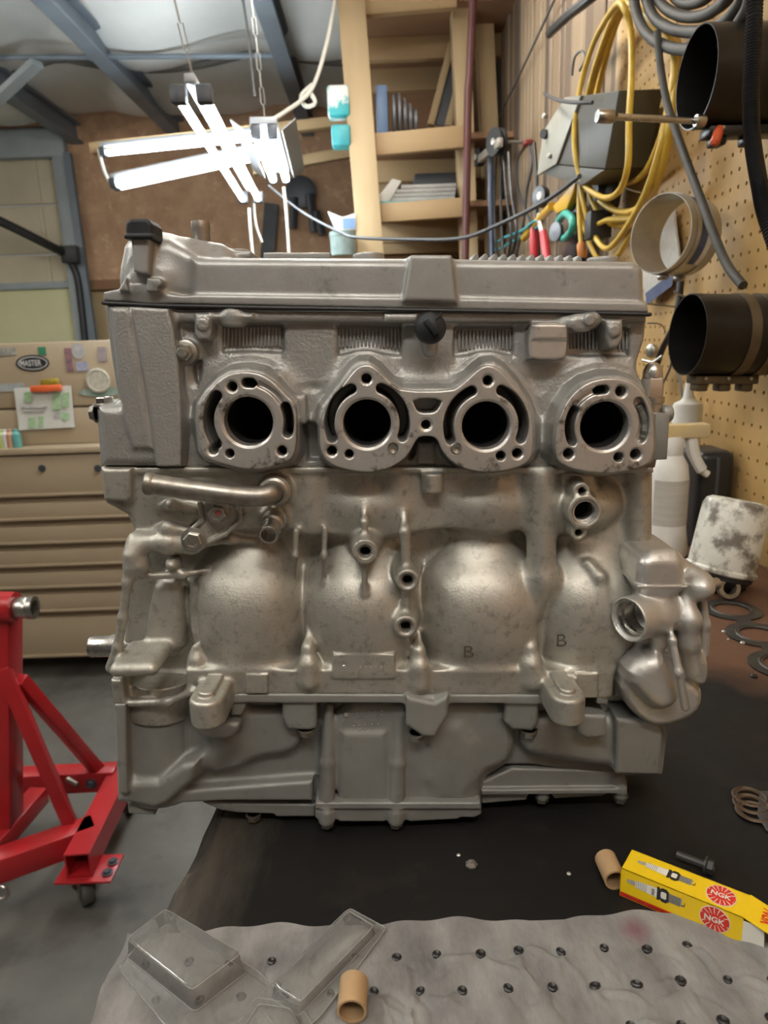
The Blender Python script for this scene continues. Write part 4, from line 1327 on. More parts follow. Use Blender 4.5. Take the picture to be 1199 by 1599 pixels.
m5 = N_.new('ShaderNodeMapping'); m5.inputs['Scale'].default_value = (1.6, .35, 1); L_.new(tc.outputs['Object'], m5.inputs['Vector']); L_.new(m5.outputs[0], n5.inputs['Vector'])
t5 = N_.new('ShaderNodeMath'); t5.operation = 'MULTIPLY_ADD'; t5.inputs[1].default_value = .16; L_.new(n5.outputs['Fac'], t5.inputs[0]); L_.new(tk.outputs[0], t5.inputs[2])
e_obj = edge_x(org.y) - org.x
r5 = N_.new('ShaderNodeMapRange'); r5.inputs['From Min'].default_value = e_obj + .070; r5.inputs['From Max'].default_value = e_obj + .150; r5.inputs['To Min'].default_value = 1; r5.inputs['To Max'].default_value = 0
L_.new(t5.outputs[0], r5.inputs['Value'])
x5 = N_.new('ShaderNodeMix'); x5.data_type = 'RGBA'; x5.inputs['B'].default_value = (.062, .053, .042, 1); L_.new(mx.outputs['Result'], x5.inputs['A']); L_.new(r5.outputs[0], x5.inputs['Factor']); L_.new(x5.outputs['Result'], bs.inputs['Base Color'])
for yy in (.0, 1.3, 2.7):
    for xx in (edge_x(yy) + .09, WX - .08):
        t = MB(); t.box((xx - .045, yy - .045, 0), (xx + .045, yy + .045, BENCH_Z - .045)); t.build('bench_leg', m_ply, BEN, bevel=.004)
t = MB(); t.beam((edge_x(-.2) + .06, -.2, BENCH_Z - .09), (edge_x(2.7) + .06, 2.7, BENCH_Z - .09), .04, .09); t.build('bench_rail', m_ply, BEN, bevel=.004)
# ------------------------------------------------------------------ shop lights
m_tube = emat('lit_tube', (.86, .95, 1.0), TUBE_POWER)
m_tubew = emat('lit_tube_warm', (1.0, .955, .885), ADDED_POWER)
m_fix = pmat('grey_fixture', (.30, .31, .32), rough=.4)
m_fixd = pmat('dark_endcap', (.05, .055, .065), rough=.4)
m_chain = pmat('chain_steel', (.30, .30, .29), rough=.4, metal=.8)
m_cord = pmat('white_flex', (.66, .63, .55), rough=.5)
m_cordg = pmat('grey_flex', (.06, .06, .065), rough=.5)


def shop_light(a, b, label, mt, sep=.075, wid=.15, r=.014, refl=True, chains=(), group=None):
    a = Vector(a); b = Vector(b)
    d = (b - a).normalized(); sx = d.cross(Vector((0, 0, 1))).normalized(); up = sx.cross(d)
    root = empty('shop_light', (a + b) / 2, label, 'light', group)
    q = MB(); q.obox((a + b) / 2 + up * .040, d, sx, up, (b - a).length, wid * .45, .022); q.build('housing', m_fix, root, bevel=.004)
    if refl:
        for s_ in (-1, 1):
            q = MB(); c = (a + b) / 2 + up * .026 + sx * (s_ * wid * .42)
            n_ = (up * .8 + sx * (s_ * -.6)).normalized()
            q.obox(c, d, n_.cross(d), n_, (b - a).length, wid * .3, .003); q.build('reflector', m_fix, root)
    for s_ in (-1, 1):
        q = MB(); q.tube([a + sx * (s_ * sep / 2) + d * .03, b + sx * (s_ * sep / 2) - d * .03], r, 14); q.build('tube', mt, root)
        for e, dd in ((a, 1), (b, -1)):
            q = MB(); q.obox(e + sx * (s_ * sep / 2) + d * (dd * .012) + up * .006, d, sx, up, .030, sep * .62, .042); q.build('end_cap', m_fixd, root, bevel=.005)
    for p0, p1 in chains:
        q = MB(); p0 = Vector(p0); p1 = Vector(p1); n_ = max(4, int((p1 - p0).length / .05))
        for i in range(n_):
            c0_ = p0.lerp(p1, i / n_); c1_ = p0.lerp(p1, (i + 1) / n_)
            e = Vector((.006, 0, 0)) if i % 2 else Vector((0, .006, 0))
            q.tube([c0_ + e, c1_ + e], .0018, 5); q.tube([c0_ - e, c1_ - e], .0018, 5)
        tag(q.build('chain', m_chain, root), kind='stuff')
    return root


za = 1.86
a = PZ(298, 150, za); b = PZ(392, 312, za)
shop_light(a, b, 'nearest lit twin-tube shop light hanging slantwise above the valve cover', m_tube, sep=.062, wid=.06, r=.0115, refl=False, chains=[(a + Vector((0, .05, .05)), P(258, -60, a.y))])
a = P(176, 291, 3.5); b = P(432, 236, 3.5)
shop_light(a, b, 'long lit shop light crossing behind the slanting one', m_tube, sep=.05, wid=.06, r=.015, refl=False)
a = P(158, 240, 3.9); b = P(412, 214, 3.9)
shop_light(a, b, 'long lit tube fixed under the wooden rail', m_tube, sep=.03, wid=.05, r=.009, refl=False)
a = PZ(412, 208, 1.96); b = PZ(437, 282, 1.96)
shop_light(a, b, 'short lit shop light with side reflectors next to the wooden post', m_tube, sep=.055, wid=.2, chains=[(a + Vector((0, .05, .05)), P(386, -60, a.y))])
q = MB(); q.beam(P(143, 233, 4.0), P(750, 167, 4.0), .06, .05); tag(q.build('wooden_rail', m_pineh, bevel=.004), 'upper pale wooden rail running behind the shop lights to the post', 'rail')
q = MB(); q.beam(P(395, 266, 4.3), P(752, 200, 4.3), .05, .055); tag(q.build('wooden_rail', m_pineh, bevel=.004), 'lower pale wooden rail behind the short shop light', 'rail')
q = MB(); q.tube(crv([P(153, 232, 3.99), P(163, 268, 3.75), P(174, 289, 3.5)], 4), .008, 6); tag(q.build('hanger_strap', m_cord), 'short pale strap hanging from the left end of the upper rail', 'strap')
# unseen lamps added for light, over the near end of the bench and the aisle, behind and beside the photographer
ADDED_LAMPS = [((-1.45, -.35, 2.35), (-1.25, .85, 2.35), 'unseen shop light added over the aisle to light the engine from the left'),
        ((-.55, -.55, 2.45), (.55, -.75, 2.45), 'unseen shop light added over the near end of the bench to light the engine'),
        ((-2.95, 2.5, 2.45), (-2.95, 3.7, 2.45), 'unseen shop light added above the drawer chest aisle to brighten the back wall'),
        ((-.25, 1.5, 2.5), (.0, 2.6, 2.5), 'unseen shop light added above the far half of the bench')]
for i, (a, b, lab) in enumerate(ADDED_LAMPS):
    a = Vector(a); b = Vector(b)
    shop_light(a, b, lab, m_tubew, sep=.09, wid=.12, r=.019, refl=False, chains=[(a + Vector((0, 0, .05)), a + Vector((0, 0, CEIL_Z - .10 - a.z))), (b + Vector((0, 0, .05)), b + Vector((0, 0, CEIL_Z - .10 - b.z)))])
# cords and pull strings
def cord(name, pts, r, mat, label, n=8, cat='cord'):
    q = MB(); q.tube(crv(pts, 6), r, n); return tag(q.build(name, mat, ang=70), label, cat)
cord('power_cord', [P(525, -10, 3.0), P(512, 60, 3.0), P(495, 120, 3.0), P(478, 150, 3.0), P(440, 178, 2.9), P(412, 194, 2.8)], .008, m_cord, 'white power cord drooping from the ceiling to the short shop light')
cord('power_cord', [P(482, 140, 3.02), P(492, 160, 3.02), P(478, 166, 3.02), P(470, 150, 3.02), P(488, 132, 3.02)], .008, m_cord, 'small white knot loop in the cord above the short shop light')
cord('pull_string', [P(389, 325, 3.1), P(391, 360, 3.1), P(397, 420, 3.1)], .006, m_cord, 'pale pull string below the slanting shop light, nearer its tip', cat='string')
cord('pull_string', [P(396, 318, 3.2), P(400, 352, 3.2), P(409, 378, 3.2)], .005, m_cord, 'short curved pull string right of the slanting light tip', cat='string')
cord('pull_string', [P(443, 292, 3.0), P(447, 330, 3.0), P(453, 420, 3.0)], .006, m_cord, 'pale pull string hanging under the short shop light', cat='string')
q = MB(); a = P(424, 318, BACK_Y - .07); b = P(416, 420, BACK_Y - .07); q.beam(a, a + (b - a) * (a.z / (a.z - b.z)), .03, .10, up=(1, 0, 0)); tag(q.build('steel_strut', m_drk), 'grey upright strut against the brown board wall', 'strut')
cord('hanging_wire', [P(376, -20, 3.4), P(388, 60, 3.4), P(398, 150, 3.4)], .006, m_chain, 'thin wire hanging from the ceiling beside the right roof beam', cat='wire')
cord('slack_cable', [P(420, 290, 3.6), P(470, 330, 3.2), P(530, 362, 2.7), P(560, 371, 2.5), P(640, 374, 2.3), P(720, 372, 2.1), P(780, 350, 1.95), P(850, 315, 1.75), P(905, 275, 1.6)], .0052, m_cordg, 'thin dark cable sagging across in front of the shelves')

# ------------------------------------------------------------------ shelving at the far end of the bench
SY = 3.10
SHELF = empty('shelving_unit', P(640, 420, SY), 'rough pine shelving unit with two upright posts at the end of the wall', 'shelves')
SHELF.location.z = 0


def upright(x0, y0, x1, y1, wpx, Y, name, mat=None, dep=.09):
    a = P(x0, y0, Y); b = P(x1, y1, Y)
    d = b - a; bb = a + d * ((0 - a.z) / d.z)
    aa = a - d * .06
    q = MB(); q.beam(aa, bb, dep, wpx * pxm(200, Y), up=(1, 0, 0))
    return q.build(name, mat or m_pine, SHELF, bevel=.004)


upright(548, 0, 579, 395, 41, SY, 'post')
upright(717, 0, 728, 300, 27, SY + .15, 'post')
upright(756, 60, 772, 395, 26, SY + .30, 'post')
q = MB(); q.tube([P(739, -20, SY - .06), P(733, 120, SY - .06), P(731, 140, SY - .06), P(726, 420, SY - .06)], .016, 10)
tag(q.build('conduit', pmat('dark_red_conduit', (.10, .03, .028), rough=.45)), 'dark red vertical pipe beside the shelf posts', 'pipe')
dep = .75
for (xa, ya, xb, yb, hp) in ((560, 12, 712, -1, 26), (578, 228, 726, 214, 32), (588, 334, 730, 324, 29)):
    a = P(xa, ya, SY + .02); b = P(xb, yb, SY + .02)
    q = MB(); q.beam(a, b, .04, hp * pxm(200, SY)); q.build('shelf_rail', m_pineh, SHELF, bevel=.004)
    zt_ = min(a.z, b.z) + .02
    q = MB(); q.box((a.x - .02, SY + .04, zt_), (WX + .04, SY + dep, zt_ + .022)); q.build('shelf_board', m_ply, SHELF, flat=True)
    q = MB(); q.box((a.x - .02, SY + .35, zt_ - .09), (WX + .02, SY + .39, zt_)); q.build('shelf_joist', m_pineh, SHELF, bevel=.003)
    q = MB(); q.box((a.x - .02, SY + dep - .04, zt_ - .10), (WX + .02, SY + dep, zt_)); q.build('shelf_joist', m_pineh, SHELF, bevel=.003)
q = MB(); q.box((P(578, 300, SY + dep).x, SY + dep, .9), (WX + .04, SY + dep + .02, 2.6)); q.build('back_board', m_ply, SHELF, flat=True)
# things on the shelves
m_blue = pmat('blue_plastic', (.16, .27, .46), (.12, .2, .36), rough=.45, scale=12)
m_pan = pmat('dull_grey_sheet', (.22, .23, .25), (.12, .12, .13), rough=.45, metal=.5, scale=20)
m_paper = pmat('grey_paper', (.46, .45, .42), (.33, .32, .30), rough=.7, scale=20)
m_teal = pmat('teal_print', (.05, .36, .38), (.03, .25, .28), rough=.5, scale=14)
m_whp = pmat('white_plastic', (.74, .73, .69), (.62, .6, .55), rough=.5, scale=20)
zs1 = P(600, 205, SY + .05).z - .01
xb0 = P(588, 170, SY + .1).x
q = MB(); q.box((xb0, SY + .06, zs1), (xb0 + .045, SY + .30, zs1 + .185)); o = q.build('blue_case', m_blue, bevel=.006); tag(o, 'slim blue case standing on the upper pine shelf', 'case')
for i in range(5):
    hh = .17 - .012 * abs(i - 1) - .008 * i
    q = MB(); c = Vector((xb0 + .064 + i * .022, SY + .10, zs1 + hh / 2))
    q.lathe([(hh / 2, 0), (hh / 2, .010), (hh / 2 - .004, .012), (.0001, .012)], c, (1, 0, 0), 28)
    q.lathe([(hh / 6, .012), (hh / 6, .016), (.0001, .016)], c, (1, 0, 0), 16)
    o = q.build('disc', m_pan); tag(o, 'grey disc in a row on the upper shelf, %s from the blue case' % ('first', 'second', 'third', 'fourth', 'fifth')[i], 'disc', 'discs stood on the upper shelf')
FR = empty('leaning_frame', P(690, 200, SY + .3), 'narrow wooden frame leaning at the right of the upper shelf', 'frame')
for (xa, ya, xb, yb) in ((672, 196, 706, 66), (699, 198, 716, 130)):
    q = MB(); q.beam(P(xa, ya, SY + .3), P(xb, yb, SY + .3), .04, .03); q.build('frame_bar', m_pine, FR, bevel=.003)
q = MB(); q.beam(P(686, 196, SY + .31), P(713, 90, SY + .31), .012, .05); q.build('frame_infill', m_fixd, FR)
zs2 = P(600, 316, SY + .05).z - .012
xp0 = P(592, 300, SY + .1).x
q = MB(); q.box((xp0 - .0, SY + .05, zs2), (xp0 + .34, SY + .33, zs2 + .016)); o = q.build('teal_folder', m_teal, bevel=.003); tag(o, 'flat teal folder lying on the lower shelf under papers', 'folder')
for i in range(4):
    q = MB(); x0 = xp0 + .02 + .012 * i; z0 = zs2 + .017 + i * .016
    q.obox((x0 + .15, SY + .19, z0 + .0075), (1, 0, .0), (0, 1, 0), (0, 0, 1), .29 - .02 * i, .25, .0145)
    o = q.build('paper_stack', m_paper, bevel=.002); tag(o, 'grey paper bundle on the teal folder, %s from the bottom' % ('first', 'second', 'third', 'topmost')[i], 'papers', 'paper bundles on the lower shelf')
q = MB(); c0_ = Vector((xp0 - .02, SY + .06, zs2 + .02)); q.prism([c0_, c0_ + Vector((.06, 0, -.006)), c0_ + Vector((.115, 0, .075)), c0_ + Vector((.075, 0, .085))], (0, .18, 0)); o = q.build('crumpled_sheet', m_whp, bevel=.004); tag(o, 'pale crumpled sheet leaning against the papers at the post', 'sheet')
q = MB(); c = P(690, 262, SY + .3); q.box((c.x - .13, SY + .2, c.z), (c.x + .12, SY + .5, c.z + .07)); o = q.build('dark_bin', m_fixd, bevel=.01); tag(o, 'dark low bin at the back of the lower shelf', 'bin')
o.location.z = zs2 + .016 + .066
# packs hanging left of the post
m_wt = pmat('white_teal_pack', (.70, .71, .67), (.04, .36, .38), rough=.5, scale=9, contrast=(.46, .54))
for i, (x0, y0, x1, y1, lab) in enumerate(((513, 136, 545, 186, 'white and teal printed pack hanging left of the wooden post'), (519, 197, 547, 232, 'plain teal pack hanging below the printed one'))):
    a = P(x0, y1, SY - .02); b = P(x1, y0, SY - .02)
    q = MB(); q.box((a.x, SY - .06, a.z), (b.x, SY + .02, b.z)); o = q.build('hanging_pack', m_wt if i == 0 else m_teal, bevel=.012); tag(o, lab, 'pack')
a = P(524, 360, SY - .05); q = MB()
q.prism([a, a + Vector((.085, 0, .0)), a + Vector((.085, 0, .065)), a + Vector((.03, 0, .05)), a + Vector((-.03, 0, .075))], (0, .12, 0)); o = q.build('open_carton', m_whp, bevel=.003); tag(o, 'torn white and blue carton left of the post base', 'carton')
b_ = MB(); b_.box(tuple(a + Vector((.03, -.004, .006))), tuple(a + Vector((.08, 0, .045)))); b_.build('carton_print', m_blue, o)
q = MB(); c = P(536, 391, SY - .1); q.lathe([(.05, -.02), (.052, .05), (.054, .052), (.054, .068), (.0001, .068)], c, (0, 0, 1), 28); o = q.build('glass_jar', pmat('greenish_jar', (.30, .38, .36), (.2, .26, .25), rough=.15, scale=30)); tag(o, 'squat greenish jar with a lid behind the valve cover', 'jar')
q = MB(); c = P(470, 300, BACK_Y - .06); q.lathe([(.10, 0), (.11, .02), (.07, .03), (.0001, .03)], c, (0, -1, 0), 24); 
for dx, dz, L_ in ((-.05, -.1, .25), (.06, -.08, .3), (.1, -.2, .2)): q.tube([c + Vector((dx, -.03, dz + .06)), c + Vector((dx * 1.4, -.03, dz - L_ + .1))], .03, 8)
o = q.build('hanging_tackle', m_fixd); tag(o, 'dark tackle hanging on the brown board wall', 'tackle'); o['kind'] = 'stuff'; del o['kind']

# ------------------------------------------------------------------ tan drawer chest
m_tan = pmat('tan_enamel', (.40, .32, .215), (.36, .285, .19), rough=.38, scale=3)
m_tand = pmat('tan_enamel_lip', (.33, .255, .165), rough=.35)
CY = 2.62
cxr = P(222, 800, CY).x; cxl = P(-160, 800, CY).x
CH = empty('tool_chest', ((cxl + cxr) / 2, CY + .25, 0), 'tan steel drawer chest with a sticker-covered top box left of the engine', 'tool chest')
def cz(py, px=90): return P(px, py, CY).z
zb = cz(1030)
ztop = cz(702)
q = MB(); q.box((cxl, CY + .012, zb), (cxr, CY + .50, ztop)); q.build('cabinet_body', m_tand, CH, bevel=.006)
lines = [776, 813, 850, 885, 919, 956]
tops = [cz(702)] + [cz(y) for y in lines]
bots = tops[1:] + [zb + .012]
for i in range(len(tops)):
    q = MB(); q.box((cxl + .015, CY - .012, bots[i] + .006), (cxr - .015, CY + .03, tops[i] - .018)); dr = q.build('drawer', m_tan, CH, bevel=.004)
    q = MB(); q.tube([(cxl + .02, CY - .014, bots[i] + .012), (cxr - .02, CY - .014, bots[i] + .012)], .007, 8); q.build('pull_lip', m_tand, dr)
for px in (66, 153):
    c = P(px, 731, CY - .014); q = MB(); q.lathe([(.013, 0), (.013, .006), (.006, .007), (0.0001, .005)], c, (0, -1, 0), 18); q.build('keyhole', m_fixd, CH)
q = MB(); q.box((cxl - .01, CY - .03, ztop - .012), (cxr + .01, CY + .51, ztop + .012)); q.build('top_edge', m_tan, CH, bevel=.005)
zl0 = ztop + .012; zl1 = cz(533); zm = cz(640)
q = MB(); q.box((cxl, CY + .06, zl0), (cxr - .02, CY + .46, zm)); q.build('top_box', m_tan, CH, bevel=.006)
q = MB(); q.box((cxl, CY + .07, zm + .006), (cxr - .02, CY + .45, zl1)); q.build('top_lid', m_tan, CH, bevel=.008)
for xx in (cxl + .08, cxr - .08):
    for yy in (CY + .08, CY + .42):
        q = MB(); q.lathe([(.06, 0), (.065, .01), (.065, .03), (.06, .04)], (xx - .02, yy, .0655), (1, 0, 0), 20); q.build('caster', m_fixd, CH)
        q = MB(); q.box((xx - .03, yy - .03, .11), (xx + .03, yy + .03, zb + .005)); q.build('caster_fork', m_pan, CH)
# stickers on the top box
SYf = CY + .068
def sticker(kind, px, py, wpx, hpx, col, col2=None, name='sticker', y=None):
    c = P(px, py, SYf); m_ = pxm(py, SYf); q = MB()
    if kind == 'oval':
        q.prism([c + Vector((wpx / 2 * m_ * math.cos(a), 0, hpx / 2 * m_ * math.sin(a))) for a in [2 * math.pi * k / 28 for k in range(28)]], (0, -.002, 0))
    else:
        q.prism([c + Vector((a * wpx / 2 * m_, 0, b * hpx / 2 * m_)) for a, b in ((-1, -1), (1, -1), (1, 1), (-1, 1))], (0, -.002, 0))
    return q.build(name, pmat('sticker_%.2f_%.2f_%.2f' % col, col, col2, rough=.4, scale=40) , CH, flat=True)
o = sticker('oval', 51, 567, 52, 25, (.02, .022, .025))
q = MB(); q.prism([P(51, 567, SYf - .002) + Vector((.055 * math.cos(k * .2244), 0, .024 * math.sin(k * .2244))) for k in range(28)], (0, -.0006, 0)); q.build('sticker_rim', pmat('sticker_white', (.6, .6, .58), rough=.4), o)
q = MB(); q.prism([P(51, 567, SYf - .0027) + Vector((.051 * math.cos(k * .2244), 0, .021 * math.sin(k * .2244))) for k in range(28)], (0, -.0004, 0)); q.build('sticker_field', pmat('sticker_black', (.02, .022, .025), rough=.4), o)
q = MB(); put_text(q, 'MASTER', P(48, 567, SYf - .0035), (1, 0, 0), (0, 0, 1), .078, .022, .02); q.build('sticker_print', pmat('sticker_white', (.6, .6, .58)), o, flat=True)
sticker('rect', 10, 549, 30, 12, (.16, .15, .14), (.5, .48, .42))
sticker('rect', 66, 548, 12, 12, (.05, .22, .12))
sticker('rect', 108, 562, 10, 36, (.08, .09, .16), (.45, .2, .17))
sticker('oval', 122, 548, 20, 24, (.55, .55, .52), (.3, .3, .33))
sticker('rect', 128, 572, 18, 14, (.5, .5, .55), (.2, .22, .4))
sticker('rect', 160, 553, 14, 22, (.25, .22, .3), (.42, .35, .28))
sticker('oval', 160, 612, 74, 14, (.10, .25, .18), (.4, .42, .38))
sticker('rect', 18, 605, 40, 12, (.45, .46, .42), (.25, .28, .33))
sticker('oval', 112, 676, 38, 24, (.22, .24, .33), (.38, .3, .22))
sticker('rect', 72, 678, 18, 14, (.16, .25, .12), (.3, .33, .2))
q = MB(); c = P(154, 594, SYf - .004); q.lathe([(.044, 0), (.046, .006), (.038, .009), (.036, .006), (.0001, .006)], c, (0, -1, 0), 28); o = q.build('magnet_dial', pmat('dial_face', (.62, .60, .5), (.4, .38, .3), rough=.3, scale=60), CH)
# price sheet held by an orange clip
m_sheet = pmat('printed_sheet', (.68, .69, .64), (.60, .61, .56), rough=.6, scale=50)
a = P(26, 672, CY + .04); b = P(116, 602, CY + .04); q = MB(); q.prism([P(30, 672, CY + .052), P(117, 667, CY + .048), P(111, 602, CY + .056), P(22, 606, CY + .056)], (0, -.002, 0)); SHT = q.build('printed_sheet', m_sheet, flat=True)
tag(SHT, 'white printed sheet with green columns clipped to the tan chest', 'sheet')
mg = pmat('green_print', (.16, .38, .14), (.5, .58, .42), rough=.6, scale=90)
mbk = pmat('dark_print', (.20, .20, .19), (.5, .5, .47), rough=.6, scale=120)
for i, (x0, y0, x1, y1, mm) in enumerate(((38, 612, 50, 628, mg), (82, 613, 96, 640, mg), (98, 613, 108, 636, mg), (44, 652, 56, 668, mg), (60, 650, 68, 667, mg), (84, 644, 94, 652, mbk), (96, 643, 108, 656, mg), (32, 634, 74, 637, mbk), (34, 641, 70, 643, mbk))):
    q = MB(); q.prism([P(x0, y1, CY + .0455), P(x1, y1, CY + .0455), P(x1, y0, CY + .0505), P(x0, y0, CY + .0505)], (0, -.0006, 0)); q.build('print_block', mm, SHT, flat=True)
q = MB(); q.beam(P(48, 608, CY + .035), P(96, 605, CY + .035), .02, .024); o = q.build('bulldog_clip', pmat('orange_plastic', (.75, .14, .04), rough=.4), bevel=.006); tag(o, 'orange clip at the top of the printed sheet', 'clip')
q = MB(); q.beam(P(64, 598, CY + .04), P(92, 596, CY + .04), .02, .026); o = q.build('foil_wrapper', pmat('yellow_foil', (.55, .42, .05), (.25, .18, .03), rough=.3, metal=.4, scale=80), bevel=.006); tag(o, 'crinkled yellow scrap above the orange clip', 'wrapper')
for i, (px, py, col) in enumerate(((8, 682, (.6, .62, .58)), (18, 690, (.55, .3, .2)), (5, 694, (.45, .6, .12)), (26, 688, (.12, .35, .33)))):
    c = P(px, py, CY + .01); c.z = ztop + .012; q = MB(); q.lathe([(.016, 0), (.018, .004), (.018, .05), (.010, .06), (.010, .068), (.0001, .07)], c, (0, 0, 1), 16)
    o = q.build('small_bottle', pmat('bottle_%d' % i, col, rough=.35)); tag(o, ('white', 'rust-red', 'lime green', 'teal')[i] + ' little bottle on the ledge of the tan chest at the photo edge', 'bottle', 'little bottles on the chest ledge')
# ------------------------------------------------------------------ red engine stand
m_redp = pmat('red_enamel', (.42, .016, .02), (.34, .012, .016), rough=.34, scale=5, coat=.2)
m_wheel = pmat('dull_caster_wheel', (.10, .10, .09), (.05, .05, .045), rough=.5, scale=30)
ST_ = empty('engine_stand', PZ(60, 1330, 0), 'red steel engine stand on casters standing on the floor', 'engine stand')
hz = .125
A_ = PZ(122, 1352, hz); B_ = PZ(196, 1205, hz)      # right leg running away
q = MB(); wl = .055
def hollow(a, b, w_, h_, name, par):
    q = MB(); a = Vector(a); b = Vector(b); d = (b - a).normalized(); sx = d.cross(Vector((0, 0, 1))).normalized(); up = sx.cross(d)
    th = .004
    for (cx_, cz_, ww, hh) in ((0, h_ / 2 - th / 2, w_, th), (0, -h_ / 2 + th / 2, w_, th), (w_ / 2 - th / 2, 0, th, h_ - 2 * th), (-w_ / 2 + th / 2, 0, th, h_ - 2 * th)):
        q.obox((a + b) / 2 + sx * cx_ + up * cz_, d, sx, up, (b - a).length, ww, hh)
    return q.build(name, m_redp, par)
hollow(A_, B_, .058, .062, 'leg', ST_)
d_ = (B_ - A_).normalized(); sxx = d_.cross(Vector((0, 0, 1))).normalized()
C0 = A_ + d_ * .12
Lf = PZ(-60, 1372, hz); q = MB(); q.beam(Lf, C0, .058, .062); q.build('cross_bar', m_redp, ST_, bevel=.004)
C1_ = PZ(183, 1212, hz + .01); L1 = PZ(-60, 1224, hz + .01); q = MB(); q.beam(L1, C1_, .055, .06); q.build('cross_bar', m_redp, ST_, bevel=.004)
mid0 = PZ(-5, 1330, hz + .0); 
base = PZ(14, 1282, hz + .03)
Yp = base.y
topm = P(14, 940, Yp)
q = MB(); q.beam((base.x - .022, Yp, hz), (topm.x - .022, Yp, topm.z), .075, .07, up=(0, 1, 0)); q.build('mast', m_redp, ST_, bevel=.005)
q = MB(); q.tube([P(-40, 946, Yp - .03), P(24, 948, Yp - .03)], .034, 20); q.build('head_sleeve', m_redp, ST_)
q = MB(); a = P(22, 949, Yp - .03); b = P(54, 949, Yp - .03); q.lathe([(.022, 0), (.024, .004), (.024, (b - a).length * .6), (.021, (b - a).length * .7), (.026, (b - a).length * .74), (.026, (b - a).length), (.017, (b - a).length), (.016, .02), (.0001, .02)], a, b - a, 20); q.build('spindle', m_steel, ST_)
q = MB(); q.beam(P(4, 1042, Yp - .03), C0 - d_ * .02 + Vector((-.06, .02, .02)), .03, .03); q.build('brace', m_redp, ST_, bevel=.003)
q = MB(); q.beam(P(30, 1060, Yp), C1_ + Vector((-.05, 0, .02)), .03, .03); q.build('brace', m_redp, ST_, bevel=.003)
q = MB(); q.beam(PZ(-30, 1345, hz + .01), PZ(62, 1240, hz + .01), .05, .045); q.build('spine', m_redp, ST_, bevel=.004)
for c in (C0 + Vector((-.05, -.032, .0)), C1_ + Vector((-.06, -.03, 0))):
    q = MB(); hexhead(q, c, (0, -1, 0), .011, .009, wash=1.3); q.build('bolt', m_fixd, ST_)
q = MB(); c = PZ(15, 1374, hz) + Vector((0, -.035, 0)); q.tube([c + Vector((.016 * math.cos(k * .3927), -.004, .016 * math.sin(k * .3927))) for k in range(16)], .004, 8, closed=True); q.build('ring_pin', m_steel, ST_)
q = MB(); c = P(105, 1216, C1_.y - .035); q.tube([c, c + Vector((.03, -.01, -.012))], .007, 8); q.build('locking_bolt', m_bolt, ST_)
q = MB(); c = A_ + d_ * .03; q.obox((c.x + .012, c.y, hz - .035), (1, 0, 0), (0, 1, 0), (0, 0, 1), .13, .09, .006); q.build('caster_plate', m_redp, ST_, bevel=.002)
wc = Vector((A_.x - .008, A_.y + .03, .036))
q = MB(); q.lathe([(.012, -.014), (.034, -.014), (.036, -.011), (.036, .011), (.034, .014), (.012, .014)], wc, (.8, .6, 0), 26); q.build('caster_wheel', m_wheel, ST_)
q = MB()
for s_ in (-1, 1):
    n_ = Vector((.8, .6, 0)) * (s_ * .018)
    q.prism([wc + n_ + Vector((-.0, 0, -.008)), wc + n_ + Vector((.012, -.016, .0)), wc + n_ + Vector((.022, -.03, .052)), wc + n_ + Vector((-.016, .022, .052))], Vector((.8, .6, 0)) * .003)
q.lathe([(.024, .050), (.026, .054)], Vector((wc.x, wc.y, 0)), (0, 0, 1), 20)
q.build('caster_fork', m_bolt, ST_)
for s_ in (0, 1):
    c = A_ + Vector((.06 + .0 * s_, .01 + .035 * s_, -.03)); q = MB(); hexhead(q, c, (0, 0, 1), .009, .008, wash=1.4); q.build('bolt', m_fixd, ST_)
# second caster far back and left-hand end so the stand stands
wc2 = Vector((B_.x, B_.y, .036)); q = MB(); q.lathe([(.012, -.014), (.034, -.014), (.036, -.011), (.036, .011), (.034, .014), (.012, .014)], wc2, (1, 0, 0), 22); q.build('caster_wheel', m_wheel, ST_)
q = MB(); q.box((wc2.x - .02, wc2.y - .02, .05), (wc2.x + .02, wc2.y + .02, hz - .02)); q.build('caster_fork', m_bolt, ST_)
# ------------------------------------------------------------------ things hung on the right wall
m_yel = pmat('yellow_cord', (.70, .47, .06), (.56, .36, .045), rough=.42, scale=30)
m_hose = pmat('grey_rubber_hose', (.050, .046, .038), (.033, .031, .026), rough=.65, scale=40)
m_loom = pmat('black_loom', (.015, .016, .018), rough=.32)
m_blkm = pmat('blued_band', (.030, .027, .024), (.018, .017, .016), rough=.35, metal=.6, scale=20)
m_brn = pmat('worn_band', (.13, .10, .065), (.09, .07, .045), rough=.4, metal=.5, scale=30)
m_silv = pmat('tinned_band', (.52, .50, .45), (.40, .38, .34), rough=.34, metal=.55, scale=25)
m_ebox = pmat('grey_switch_box', (.40, .39, .33), (.33, .32, .27), rough=.45, scale=12)
m_eboxd = pmat('olive_box_side', (.075, .07, .052), (.055, .051, .038), rough=.5, scale=14)
m_black = pmat('black_plastic', (.014, .014, .015), rough=.4)


def wl(px, py, X): return PX(px, py, X)


